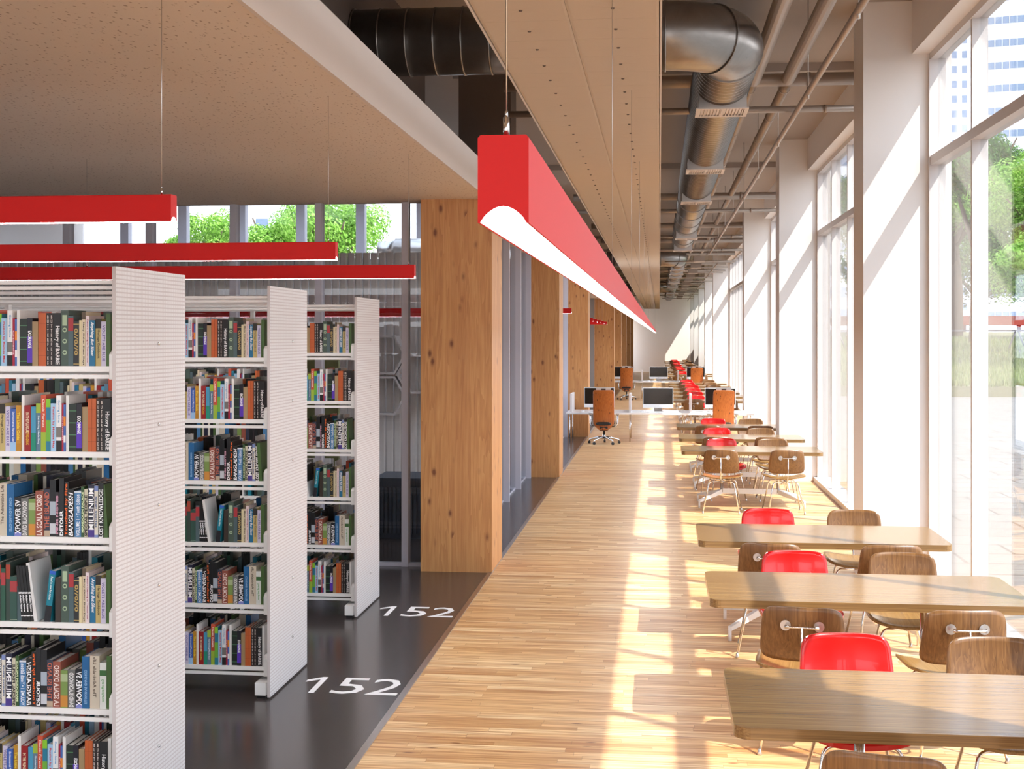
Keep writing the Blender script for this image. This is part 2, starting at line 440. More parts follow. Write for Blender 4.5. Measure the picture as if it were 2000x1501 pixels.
# upper zone above the low slab
struct('wall_upper', MB().box(-2.42, -2.32, YB, 12.8, ZT, ZC), M['dkwall'])
struct('wall_upper_pier', MB().box(-2.09, -1.54, 13.5, 14.0, ZT, ZC), M['dkwall'])
struct('wall_left', MB().box(-12.2, -12, YB, 26.2, 0, ZC), M['white'])
wn += 1; fr = MB()
for i in range(5): fr.box(-10+1.5*i-.03, -10+1.5*i+.03, 18, 25, ZC, ZC+.15)
fo = struct('window_%d' % wn, fr, M['fin']); MB().box(-10, -4, 18, 25, ZC+.15, ZC+.16).obj('glass', M['glass'], fo)  # skylight added in the unseen roof to brighten the room behind the partition
# the room behind the partition
BY = 26.0
wb = MB().box(-12, -2.2, BY, BY+.2, 0, 3.75); wb.box(-12, -2.2, BY, BY+.2, 5.0, ZC)
struct('wall_back', wb, M['graywall'])
wn += 1; fr = MB()
for i in range(9):
    x = -2.3-1.25*i; fr.box(x-.09, x+.09, BY, BY+.2, 3.75, 5.0)
fo = struct('window_%d' % wn, fr, M['fin']); MB().box(-12, -2.2, BY+.1, BY+.11, 3.75, 5.0).obj('glass', M['glass'], fo)

# ------------------------------------------------------------------ pendant lights
LW, LH = .0555, .095
def pendant(loc, length, rz, ceil_z, label, cables, group=None):
    """local: runs along +Y from the origin, origin = near end, bottom centre"""
    r = empty('pendant_light', loc, rz); tag(r, label, 'pendant light', group)
    h = LW/2; arch = [(-h*.9+1.8*h*i/14, LH*.19*math.sin(PI*i/14)**.75) for i in range(15)]
    body = [(-h, 0), (-h*.9, 0)] + arch[1:-1] + [(h*.9, 0), (h, 0), (h, LH-.003), (h-.003, LH), (-h+.003, LH), (-h, LH-.003)]
    MB().prism(body, 0, length).obj('housing', M['lamp_red'], r)
    inner = [(x, z-.0004) for x, z in arch[1:-1]]
    MB().prism([(-h*.89, .0006)]+inner+[(h*.89, .0006)], .0004, length-.0004).obj('diffuser', M['lampglow'], r)
    top = ceil_z-loc[2]
    for y in cables:
        c = MB().tube([(0, y, LH), (0, y, top)], .0011, 6).obj('cable', M['satin'], r)
        MB().tube([(0, y, LH), (0, y, LH+.024)], .0036, 12).tube([(0, y, LH+.024), (0, y, LH+.031)], .0018, 8).obj('cable_grip', M['chrome'], c)
    return r
pendant((-.168, 1.4, 2.322), 57.4, 0, 3.685, 'very long red linear pendant light hanging down the middle of the hall', [.03+3.25*i for i in range(18)])
for y, lab in ((4.43, 'red pendant light highest in the photo over the nearest bookcase'), (6.76, 'red pendant light between the nearest and middle bookcase tops'),
               (8.99, 'lowest and longest of the three red pendants above the bookcases'),):
    pendant((-1.70, y, 2.6), 7.0, PI/2, ZL, lab, [.045, 2.4, 4.8], 'red pendants over the book aisles')
for y in (2.1, -.2, -2.5, -4.8):  # lamp row continued out of view, added to light the shelf fronts
    pendant((-1.85, y, 2.6), 7.0, PI/2, ZL, 'unseen red pendant light added over the aisles beside the camera', [.045, 2.4, 4.8], 'red pendants over the book aisles')
pendant((-2.32, 14.4, 2.41), 8.0, PI/2, ZC, 'dim red pendant light added behind the glass partition for a reflected red band', [.5, 4, 7.5])  # stands in for the red lamps' reflection in the partition glass
pendant((-1.65, 24.6, 2.62), .36, PI/2, ZL, 'short red light in front of the third timber pillar', [.06])
for i in range(5):
    pendant((-1.7, 33.6+2.25*i, 2.56), .78, PI/2, ZL, 'red light in the row between the far timber pillars, %s from the camera' % ['nearest', 'second', 'third', 'fourth', 'fifth'][i], [.06], 'red lights between far timber pillars')

# ------------------------------------------------------------------ padded acoustic raft
r = empty('acoustic_ceiling_panel', (0, 0, 3.69)); tag(r, 'long beige quilted acoustic panel hung under the duct along the hall', 'ceiling panel')
mb = MB(); y = -2.0
PW = .42
def m_pad():
    t = NT('quilted_beige_fabric'); tc = t.n('TexCoord'); sp = t.n('SeparateXYZ'); t.l(tc.outputs['Object'], sp.inputs[0])
    sx = t.math('FRACT', t.math('DIVIDE', t.math('ADD', sp.outputs[0], .844), .422)); sy = t.math('FRACT', t.math('DIVIDE', sp.outputs[1], .41))
    dx = t.math('SUBTRACT', sx, .5); dy = t.math('SUBTRACT', sy, .5)
    d = t.math('SQRT', t.math('ADD', t.math('MULTIPLY', dx, dx), t.math('MULTIPLY', dy, dy)))
    ang = t.math('ARCTAN2', dy, dx)
    wr = t.math('MULTIPLY', t.math('SINE', t.math('MULTIPLY', ang, 7.)), t.math('MAXIMUM', t.math('SUBTRACT', .42, d), 0.))
    dim = t.math('MINIMUM', t.math('MULTIPLY', d, 4.), 1.)
    hh = t.math('ADD', t.math('MULTIPLY', wr, .8), dim)
    seam = t.math('MINIMUM', t.math('MULTIPLY', t.math('SUBTRACT', .5, t.math('ABSOLUTE', dx)), 30.), 1.)
    seam2 = t.math('MINIMUM', t.math('MULTIPLY', t.math('SUBTRACT', .5, t.math('ABSOLUTE', dy)), 40.), 1.)
    hh = t.math('ADD', hh, t.math('MINIMUM', seam, seam2))
    return t.bsdf(lin('#cfbfad'), .85, 0, .2, bump=hh, bstr=.5, bdist=.006)
MB().box(-.844, -.4228, -2.05, 73, 0, .03).box(-.4212, -.002, -2.05, 73, 0, .03).obj('padding', m_pad(), r)
MB().box(-.862, -.850, -2.05, 73, -.002, .05).box(.003, .012, -2.05, 73, -.002, .05).obj('side_rail', M['slab_edge'], r)
bt = MB().lathe([(.001, -.006), (.007, -.005), (.0095, -.001), (.0095, .001)], 10).mesh('button', M['dkwall'])
ns = 0; rest = MB()
for i in range(3, 175):
    yy = .205+.41*i
    for x in (-.633, -.211):
        if ns < 100:
            o = bpy.data.objects.new('button', bt); COL.objects.link(o); o.parent = r; o.location = (x, yy, 0); ns += 1
        else: rest.box(x-.008, x+.008, yy-.008, yy+.008, -.005, 0)
rest.obj('buttons', M['dkwall'], r, kind='stuff')
hg = MB()
for i in range(22):
    for x in (-.855, .008): hg.tube([(x, .5+3.3*i, .05), (x, .5+3.3*i, ZC-3.69)], .003, 5)
hg.obj('hanger_rods', M['satin'], r)

# ------------------------------------------------------------------ air ducts
DR, DZ, DX = .254, 4.436, .54
def duct(name, y0, run_y, xl, m, label, ribbed_until, vents):
    r = empty(name, (DX, y0, DZ)); tag(r, label, 'air duct')
    # crossing part
    c = MB().tube([(xl-DX, 0, 0), (-DX-.6, 0, 0), (-.56, 0, 0)], DR, 40).obj('cross_duct', m, r)
    x = -.75; rb = MB()
    while x > xl-DX:
        rb.tube([(x-.007, 0, 0), (x+.007, 0, 0)], DR+.006, 40); x -= .21
    rb.obj('spiral_seam', m, c)
    # elbow of mitred gores
    rad = .50; pts = []
    for i in range(9):
        a = PI/2*i/8; pts.append((-rad+rad*math.sin(a), rad-rad*math.cos(a), 0))
    e = MB().tube([(-.58, 0, 0)]+pts+[(0, rad+.04, 0)], DR+.002, 40).obj('elbow', m, r)
    cl = MB()
    for i in (0, 4, 8):
        p = Vector(pts[i]); a = PI/2*i/8; t = Vector((math.cos(a), math.sin(a), 0))*.008
        cl.tube([p-t, p+t], DR+.012, 40)
    cl.obj('seam', m, e)
    # ribbed then smooth run
    y = rad+.04; yy = y; rings, rr = [], []
    while yy < ribbed_until-y0:
        for dy, q in ((0, 0), (.05, .0), (.066, .017), (.086, .017), (.102, 0)):
            rings.append((0, yy+dy, 0)); rr.append(DR-.012+q)
        yy += .135
    if len(rings) > 3:
        MB().tube(rings, DR, 36, radii=rr).obj('ribbed_duct', m, r)
    else: yy = y
    MB().tube([(0, yy, 0), (0, run_y-y0, 0)], DR-.012, 36).obj('straight_duct', m, r)
    q = yy
    while q < run_y-y0: MB().tube([(0, q, 0), (0, q+.03, 0)], DR+.002, 36).obj('collar', m, r); q += 1.55
    for vy in vents:
        v = MB().box(-.205, .205, vy-y0, vy-y0+.42, -.275, -.08).obj('vent_box', M['satin'], r)
        g = MB(); z = -.287
        g.box(-.225, .225, vy-y0-.01, vy-y0+.035, z, z+.012).box(-.225, .225, vy-y0+.385, vy-y0+.43, z, z+.012)
        g.box(-.225, -.19, vy-y0+.035, vy-y0+.385, z, z+.012).box(.19, .225, vy-y0+.035, vy-y0+.385, z, z+.012).box(-.008, .008, vy-y0+.035, vy-y0+.385, z, z+.012)
        for i in range(14): g.box(-.18+.027*i, -.172+.027*i, vy-y0+.035, vy-y0+.385, z+.002, z+.03)
        g.obj('grille', M['slab_edge'], v)
    return r
duct('air_duct', 9.8, 31.0, -2.31, M['duct'], 'large round galvanised duct turning along the hall ceiling, nearest the camera', 19.6, (11.35, 15.5, 19.2, 26.4, 30.2))
duct('air_duct', 37.6, 58.0, -1.5, M['duct'], 'second round duct with an elbow farther down the hall ceiling', 37.9, (39.5, 42.0, 44.5, 49., 54.))
duct('air_duct', 60.0, 76.0, -1.5, M['duct'], 'third round duct near the end wall of the hall', 60.2, (62, 66, 70))

# ------------------------------------------------------------------ ceiling pipes
def pipe(pts, r, label, clamps=(), mat=None, rods=(), group=None, loc=None):
    o = MB().tube(pts, r, 16).obj('ceiling_pipe', mat or M['pipe']); tag(o, label, 'pipe', group)
    if clamps:
        m = MB(); d = (Vector(pts[-1])-Vector(pts[0])).normalized()
        for t in clamps:
            p = Vector(pts[0])+d*t; m.tube([p-d*.016, p+d*.016], r+.006, 16)
        m.obj('clamp', M['pipe'], o)
    if rods:
        m = MB(); d = (Vector(pts[-1])-Vector(pts[0])).normalized()
        for t in rods:
            p = Vector(pts[0])+d*t; m.tube([p, (p.x, p.y, ZC)], .0045, 6)
            m.tube([(p.x, p.y, p.z-r-.03), (p.x, p.y, p.z+r+.02)], .012, 8)
        m.obj('hanger', M['satin'], o)
    return o
order = ['nearest', 'second', 'third', 'fourth', 'fifth', 'sixth', 'seventh', 'eighth', 'ninth', 'tenth', 'eleventh', 'twelfth', 'thirteenth', 'fourteenth', 'fifteenth']
cy = [12.55, 22.9, 28.9, 33.5, 38.8, 44.1, 49.5, 55., 60.5, 66., 71.5]
cl = [.5*i for i in range(1, 20)]
pipe([(.885, -3, 4.62), (.885, 12.50, 4.62)], .068, 'thick pipe running lengthwise near the ceiling beside the nearest duct elbow')
pipe([(1.205, -3, 4.62), (1.205, 12.50, 4.62)], .062, 'thick lengthwise ceiling pipe between the duct and the thin sprinkler pipe')
pipe([(.90, 12.60, 4.66), (.90, 75, 4.66)], .045, 'lengthwise ceiling pipe with clamps running right beside the ribbed duct', [1.4*i+.6 for i in range(40)])
pipe([(1.235, 12.60, 4.66), (1.235, 75, 4.66)], .05, 'lengthwise clamped ceiling pipe, middle one right of the ribbed duct', [1.7*i+.6 for i in range(34)])
pipe([(1.29, -3, 4.32), (1.29, 34., 4.32)], .026, 'thin sprinkler pipe hung on rods, rightmost of the lengthwise pipes', (), rods=[3.+2.9*i for i in range(12)])
pipe([(1.06, -3, 4.95), (1.06, 60, 4.95)], .009, 'thinnest conduit running lengthwise under the ceiling')
for i, y in enumerate(cy):
    pipe([(-1.5, y, 4.62), (2.21, y, 4.62)], .062, 'thick crosswise ceiling pipe, %s from the camera' % order[i], (1.2, 2.9), group='crosswise ceiling pipes')
    pipe([(-1.5, y+.35, 4.40), (2.21, y+.35, 4.40)], .033, 'thin crosswise ceiling pipe, %s from the camera' % order[i], (2.1, 3.1), group='thin crosswise ceiling pipes')
for i in range(12):
    y = 36.4+3.4*i
    o = MB().box(.95, 1.25, y, y+.5, 4.25, 4.4).tube([(.15, y+.8, 4.3), (2.1, y+.8, 4.3)], .02, 8).tube([(1.6, y, 4.2), (1.6, y+2.4, 4.2)], .018, 8).tube([(1.1, y+.25, 4.4), (1.1, y+.25, ZC-.005)], .006, 6).tube([(1.6, y, 4.2), (1.6, y, ZC-.005)], .005, 6).obj('cable_tray', M['pipe'])
    tag(o, 'small box and thin pipework under the far ceiling, %s from the camera' % order[i], 'pipework', 'far ceiling pipework')

# ------------------------------------------------------------------ bookcases
XP = -2.34; XL = -5.6
SH = [2.062, 1.684, 1.306, .928, .550, .172]
DEP = .83
def bookcase(yp, label):
    r = empty('bookcase', (XP, yp, 0)); tag(r, label, 'bookcase', 'double sided library bookcases')
    L = XL-XP
    p = MB().box(-.018, 0, 0, DEP, .012, 2.50).obj('end_panel', M['frost'], r)
    bm_ = None
    for z in [s+.10 for s in SH]:
        o = MB().lathe([(.0085, 0), (.0085, .004), (.005, .007)], 12)
        for v in o.bm.verts: v.co = Vector((v.co.z, v.co.y+DEP*.58, v.co.x+z))
        o.obj('bolt', M['chrome'], p)
    for z in SH:
        for side in (0, 1):
            s0, s1 = (.085, .39) if side == 0 else (DEP-.39, DEP-.085)
            e = s0 if side == 0 else s1; d = 1 if side == 0 else -1
            m = MB().box(L, -.045, min(s0, s1)+.0015, max(s0, s1)-.0015, z-.012, z)
            a, b = sorted((e, e+d*.014)); m.box(L, -.045, a, b, z-.022, z+.003)
            so_ = m.obj('shelf', M['shelf_white'], r)
            MB().box(L, -.045, a, b, z-.052, z-.034).obj('lower_rail', M['shelf_white'], so_)
            f0, f1 = (s0-.012, s0+.25) if side == 0 else (s1-.25, s1+.012)
            fy = f0 if side == 0 else f1; ry = f1 if side == 0 else f0
            m = MB().prism([(fy, z-.055), (fy, z+.055), (fy+d*.03, z+.075), (ry, z+.075), (ry, z-.055)][::d], -.064, -.032, axis='X')
            m.obj('shelf_bracket', M['shelf_white'], r, bevel=.003)
    for side in (0, 1):
        y = .10 if side == 0 else DEP-.10
        MB().box(L, -.03, y-.012, y+.012, 2.427, 2.443).box(L, -.03, y-.01, y+.01, 2.403, 2.418).obj('top_rail', M['shelf_white'], r)
    for x in (-.03, -.95, -1.87, -2.8):
        MB().box(x-.03, x, DEP/2-.02, DEP/2+.02, .095, 2.40).obj('upright', M['shelf_white'], r)
    for x in (-.03, -.95, -1.87, -2.8):
        f = MB().box(x-.07, x, .012, DEP-.012, .018, .095).obj('foot', M['shelf_white'], r, bevel=.004)
        MB().box(x-.06, x-.01, .03, DEP-.03, 0, .018).obj('foot_pad', M['black'], f)
    return r
YP = [5.42, 7.67, 9.94]
bookcase(YP[0], 'white library bookcase nearest the camera at the left edge')
bookcase(YP[1], 'white library bookcase in the middle, beside the larger floor number')
bookcase(YP[2], 'white library bookcase farthest back, beside the smaller floor number')

# book types: key: (noun, w, h, depth, colour, bands[(z0,z1,colour)], texts[(string, z centre, share of height, colour, size share, shear)])
BT = {
 'anything': ('teal paperback titled Anything But Silent', .026, .205, .15, '#23739b', [], [('Anything But Silent', .60, .74, '#f4f6f8', .62, .25)]),
 'heritage': ('khaki book titled Heritage Cookbook', .026, .212, .16, '#c9b475', [(.80, 1.0, '#2b2620')], [('Heritage Cookbook', .47, .60, '#2b2115', .5, 0)]),
 'violets': ('pale lilac book titled Violets are Blue', .023, .20, .16, '#d8d2e6', [], [('VIOLETS ARE BLUE', .52, .8, '#6a5a9c', .5, 0)]),
 'planning': ('blue book with small white title', .027, .19, .16, '#3e63b4', [(0, .22, '#9dc4e6')], [('Environmental Planning Law', .58, .7, '#f0f4ff', .42, 0)]),
 'gold': ('mustard yellow book', .022, .205, .15, '#c8912c', [(0, .18, '#b57f24')], [('The Little Guide', .55, .6, '#f5dc4a', .5, 0)]),
 'white': ('narrow white book', .014, .25, .17, '#f0eeea', [], []),
 'redbook': ('red hardback with yellow title', .030, .205, .16, '#9a1d20', [], [('IN THE PLEASURE', .62, .45, '#f2e6c0', .42, 0), ('OF READING', .30, .3, '#e2b832', .4, 0)]),
 'cyan': ('cyan and green paperback', .022, .20, .15, '#4f9fc2', [(0, .42, '#1f8a72')], []),
 'slate': ('slate blue book with lime top', .022, .215, .15, '#5f7f95', [(.80, 1, '#9cb63a')], [('Gardening Made Easy', .45, .6, '#dfe8ee', .4, 0)]),
 'lime': ('tall book with lime top and blue green spine', .020, .235, .16, '#2a7f9a', [(.84, 1, '#86c22f'), (.2, .6, '#6fae3c')], []),
 'salmon': ('tall salmon and lime book', .024, .252, .17, '#d2573a', [(0, .35, '#9cb63a')], [('Classic Forests', .68, .5, '#f6e6da', .42, 0)]),
 'paleblue': ('pale blue book with red lettering', .025, .215, .16, '#a9cfec', [], [('Passion by Melissa May', .5, .85, '#d2343c', .42, 0)]),
 'bw': ('tall white book with black and white picture', .024, .25, .17, '#f4f3f1', [(.0, .20, '#1d1b1b'), (.26, .44, '#77746f')], [('Coming Home', .72, .4, '#5a9ac8', .42, 0)]),
 'crimson': ('thin crimson book', .010, .215, .15, '#b21e3c', [], [('Crimson', .5, .5, '#f2c8d0', .5, 0)]),
 'multi': ('thin blue and orange striped book', .009, .21, .15, '#4a6fb8', [(.55, .75, '#e58a2e'), (.2, .35, '#eeeeee')], []),
 'plaid': ('dark green tartan book', .034, .212, .17, '#1d2a22', [(.1, .12, '#4f7d57'), (.35, .37, '#4f7d57'), (.6, .62, '#4f7d57'), (.85, .87, '#4f7d57')], []),
 'exchange': ('purple and black book titled Exchange', .024, .215, .16, '#171320', [(.08, .62, '#5b36b4')], [('EXCHANGE', .56, .36, '#ffffff', .6, 0)]),
 'tan': ('mottled tan book', .026, .20, .16, '#a98f68', [], []),
 'orange': ('orange hardback', .0185, .237, .17, '#c8622f', [(.45, .455, '#8c3f1a'), (.2, .205, '#8c3f1a'), (.8, .805, '#8c3f1a')], []),
 'butter': ('dark brown book titled Butterflies', .0155, .237, .17, '#2a1d1a', [], [('B\nU\nT\nT\nE\nR\nF\nL\nI\nE\nS', .5, .92, '#d9cfc6', .62, 0)]),
 'history': ('black book with large white History lettering', .034, .237, .18, '#141212', [], [('History of BARBIE', .40, .72, '#f6f4f2', .66, 0)]),
 'ornament': ('grey green book with pale leaf ornament', .034, .25, .18, '#4a5c52', [], [('o', .25, .2, '#a9bd9c', .9, 0), ('o', .45, .2, '#a9bd9c', .9, 0), ('o', .65, .2, '#a9bd9c', .9, 0), ('-', .82, .2, '#a9bd9c', .8, 0)]),
 'slatered': ('slate book with red label', .023, .225, .17, '#52666b', [(.70, .96, '#a8343a')], []),
 'olive': ('dark book with gold pattern', .025, .20, .16, '#26282a', [(.05, .07, '#b79c5c'), (.93, .95, '#b79c5c')], [('0//0//0', .55, .6, '#b79c5c', .6, 0)]),
 'cream': ('narrow cream book', .012, .205, .15, '#e6d8ac', [], []),
 'shaw': ('cream book with black lettering', .016, .242, .16, '#e3d3b4', [(.86, 1, '#5a4a3a')], [('Many Other Shaw Days', .42, .78, '#2a2320', .5, 0)]),
 'pink': ('pale pink book with red lettering', .0165, .225, .16, '#eddcdc', [], [('Return Leaving in Tomorrow', .5, .85, '#a04a5a', .42, 0)]),
 'beige': ('thick beige book with brown lettering', .044, .235, .17, '#d9cdb8', [], [('The Admirable Life', .6, .75, '#4f3b2c', .3, 0)]),
 'blue': ('blue hardback', .034, .232, .17, '#22659a', [], [('COINS AND BANKNOTES', .42, .65, '#9cc4e6', .3, 0)]),
 'power': ('black book titled XPower SV', .032, .175, .17, '#141418', [(0, .12, '#7e84c4')], [('XPOWER SV', .5, .86, '#ffffff', .72, 0)]),
 'blackwood': ('grey cloth book with pale condensed lettering', .033, .172, .17, '#6f6f6d', [], [('DAVID BLACKWOOD', .48, .88, '#e6e6e4', .6, 0)]),
 'field': ('green book with orange patch', .032, .168, .17, '#7f9a52', [(.04, .34, '#c98a3c'), (.7, .9, '#a9b88a')], []),
 'scala': ("terracotta book titled La Scala d'Oro", .036, .205, .18, '#9a5444', [], [("LA SCALA D'ORO", .48, .88, '#f0e2da', .68, 0)]),
 'island': ('dark blue book titled The Island', .027, .212, .17, '#34384a', [(.02, .14, '#b9a58e')], [('THE ISLAND', .56, .76, '#c06a52', .8, 0)]),
 'photo': ('tall black book with grey picture', .028, .255, .18, '#111113', [(.38, .62, '#a9b4c0'), (.06, .24, '#c9ccd2')], []),
 'pinkish': ('narrow black book with pink lettering', .014, .20, .17, '#2a2026', [], [('PINK NOTES', .5, .85, '#d6a0b4', .6, 0)]),
 'detour': ('black book titled Detour', .022, .262, .18, '#17171a', [], [('DETOUR', .24, .42, '#ffffff', .68, 0)]),
 'fire': ('black book titled Touched by Fire', .019, .245, .18, '#1a1210', [], [('Touched by Fire', .50, .94, '#ee6a24', .9, 0)]),
 'bangla': ('black book titled Bangladesh', .026, .215, .17, '#121412', [], [('BANGLADESH', .48, .9, '#ffffff', .8, .25)]),
 'volume': ('blue book titled Volume 1 Youth Edition', .032, .205, .17, '#4f84b4', [(.96, 1, '#d6dde4')], [('VOLUME 1 \u2022 Youth Edition', .48, .9, '#f2f6fa', .5, 0)]),
 'mandolin': ('green book titled Mandolin', .014, .225, .17, '#35552c', [], [('MANDOLIN PALACE', .5, .8, '#cfdcae', .6, 0)]),
 'special': ('cream book titled Special People', .015, .215, .17, '#dcd6bc', [], [('SPECIAL PEOPLE', .45, .85, '#1d1b18', .75, 0)]),
 'millenium': ('navy book titled Millenium', .030, .235, .18, '#23233a', [(0, .16, '#4a3a86')], [('MILLENIUM', .54, .78, '#ffffff', .72, 0)]),
 'creamblue': ('cream book with blue edges', .017, .23, .17, '#ece6d6', [(.9, 1, '#7f8fc0'), (0, .06, '#7f8fc0')], [('Small Stories', .5, .6, '#3f5a8a', .42, 0)]),
 'lost': ('black book titled Lost Knowledge', .024, .242, .18, '#121211', [], [('LOST KNOWLEDGE', .45, .88, '#ffffff', .82, 0)]),
 'greenb': ('plain green book', .020, .235, .17, '#4a6a34', [], []),
 'greenred': ('dark green book with red label', .032, .20, .17, '#35564c', [(.66, .9, '#a83f42'), (.04, .045, '#cfd8c0')], []),
 'greenredt': ('tall dark green book with red label', .020, .235, .17, '#2f5a48', [(.68, .92, '#b04046')], []),
 'terra': ('tall terracotta and dark green book', .020, .262, .17, '#3a4a42', [(.72, .96, '#a8412e')], []),
 'magazine': ('leaning black magazine', .013, .25, .17, '#161616', [(.50, .53, '#e8e8e8'), (.10, .12, '#e8e8e8')], [('Modern Pictures', .33, .3, '#e8e8e8', .6, 0)]),
 'whitelean': ('white book leaning against the magazines', .016, .262, .20, '#e9e8e6', [], []),
 'rich': ('leaning teal and black paperback', .028, .228, .16, '#14849a', [(0, .32, '#15151c'), (.93, 1, '#2f5fc0')], [('Read it now for riches', .66, .45, '#e8f4f0', .34, 0)]),
 'umber': ('dark brown cloth book', .026, .20, .17, '#3a3029', [], []),
 'greentext': ('white book with green lettering', .030, .205, .17, '#e9ece6', [(.72, .84, '#3c6a38')], [('Get off and grow', .4, .5, '#3f9a3c', .4, 0)]),
}
A_ = ['anything', 'heritage', 'violets', 'planning', 'gold', 'white', 'redbook', 'cyan', 'slate', 'salmon', 'lime', 'paleblue', 'bw', 'crimson', 'multi', 'white', 'plaid', 'exchange', 'tan',
      'orange', 'orange', 'butter', 'butter', 'history', 'ornament', 'slatered', 'olive', 'cream', 'shaw', 'pink']
B_ = ['greentext', 'beige', 'blue', 'power', 'blackwood', 'field', 'scala', 'island', 'photo', 'pinkish', 'detour', 'fire', 'bangla', 'volume', 'mandolin', 'special', 'millenium', 'creamblue', 'lost', 'greenb']
C_ = ['terra', 'greenredt', 'terra', 'greenred', 'slatered', 'magazine', 'magazine', 'magazine', 'magazine', 'whitelean', 'rich', 'umber', 'ornament', 'slatered', 'olive', 'cream', 'shaw', 'pink', 'anything', 'heritage', 'violets', 'greenb']
def ending(seq, last):
    i = len(seq)-1-seq[::-1].index(last); s = seq[i+1:]+seq[:i+1]; return s
ROWS = [ending(A_, 'violets')+['greenb'], ending(A_, 'history'), ending(B_, 'greenb'), C_, [b for b in B_[::-1]][2:]+['greenb'], ending(A_, 'history')+['white']]
ROWS[4] = ['millenium', 'special', 'mandolin', 'volume', 'bangla', 'fire', 'detour', 'photo', 'island', 'scala', 'field', 'blackwood', 'power', 'blue', 'beige', 'greentext', 'greenb']
ROWS[4] = ['lost', 'creamblue']+ROWS[4]
TXT = {}
def tmat(c):
    return plain('spine_colour_'+c.strip('#'), c, .5, var=.02)
BC = {}
def book_proto(key, mirror):
    k = (key, mirror)
    if k in BC: return BC[k]
    noun, w, h, dp, colr, bands, texts = BT[key]
    cm = plain('cover_'+key, colr, .45, var=.22)
    b = .0022; r_ = w/2
    m = MB().box(-r_, r_, 0, b, 0, h).box(-r_, -r_+b, b, dp, 0, h).box(r_-b, r_, b, dp, 0, h)
    cov = m.mesh('book', cm)
    pg = MB().box(-r_+b, r_-b, b, dp-.006, .003, h-.003).mesh('pages', M['page'])
    parts = [('pages', pg, None, None)]
    for z0, z1, c in bands:
        parts.append(('colour_band', MB().box(-r_-.0001, r_+.0001, -.0004, b, h*z0, h*z1-.0002).mesh('colour_band', tmat(c)), None, None))
    for s, zc, ln, c, sz, sh in texts:
        stacked = '\n' in s
        me = text_mesh('title', s, (w*sz*1.25) if not stacked else h*ln/11., tmat(c), 1., mirror, .0005 if sz > .5 else .0002, sh)
        xs = [v.co.x for v in me.vertices]; ys = [v.co.y for v in me.vertices]
        if stacked:
            kx = ky = 1.
            if ys: ky = h*ln/(max(ys)-min(ys)); kx = min(w*.5/(max(xs)-min(xs)), ky*1.2)
            cx = (max(xs)+min(xs))/2; cyy = (max(ys)+min(ys))/2
            for v in me.vertices: v.co = Vector(((v.co.x-cx)*kx, -.0005-v.co.z, (v.co.y-cyy)*ky+h*zc))
        else:
            up = key in ('power', 'blackwood', 'scala', 'island', 'detour', 'fire', 'bangla', 'volume', 'mandolin', 'millenium', 'lost', 'special', 'pinkish', 'beige')
            L = max(xs)-min(xs); kx = h*ln/L if L > 0 else 1; hy = max(ys)-min(ys)
            ky = min(w*.82/hy, w*sz*1.1/hy); cx = (max(xs)+min(xs))/2; cyy = (max(ys)+min(ys))/2
            if key == 'ornament': kx = ky = w*.62/hy*1.0
            for v in me.vertices:
                a = (v.co.x-cx)*kx; q = (v.co.y-cyy)*ky
                if up: v.co = Vector((-q, -.0005-v.co.z, a+h*zc))
                else: v.co = Vector((q, -.0005-v.co.z, -a+h*zc))
        parts.append(('title', me, None, None))
    BC[k] = (cov, parts); return BC[k]
UN = ['nearest', 'middle', 'farthest']; LV = ['top', 'second', 'third', 'fourth', 'fifth', 'bottom']
WID = [(.62, .57, .55, .55, .55, .56), (.53,)*6, (.36,)*6]
nb = 0; stuff = MB(); smats = [M['page']]+[plain('cover_'+k, BT[k][4], .45, var=.22) for k in BT]
skey = {k: i+1 for i, k in enumerate(BT)}
def stuff_book(key, x, y, z, w):
    n_, _, h, dp = BT[key][:4]
    stuff.mi = skey[key]; stuff.box(x-w/2, x+w/2-.0006, y, y+.003, z, z+h); stuff.box(x-w/2, x-w/2+.002, y+.003, y+dp, z, z+h); stuff.box(x+w/2-.0026, x+w/2-.0006, y+.003, y+dp, z, z+h)
    stuff.mi = 0; stuff.box(x-w/2+.002, x+w/2-.0026, y+.003, y+dp-.005, z+.003, z+h-.003)
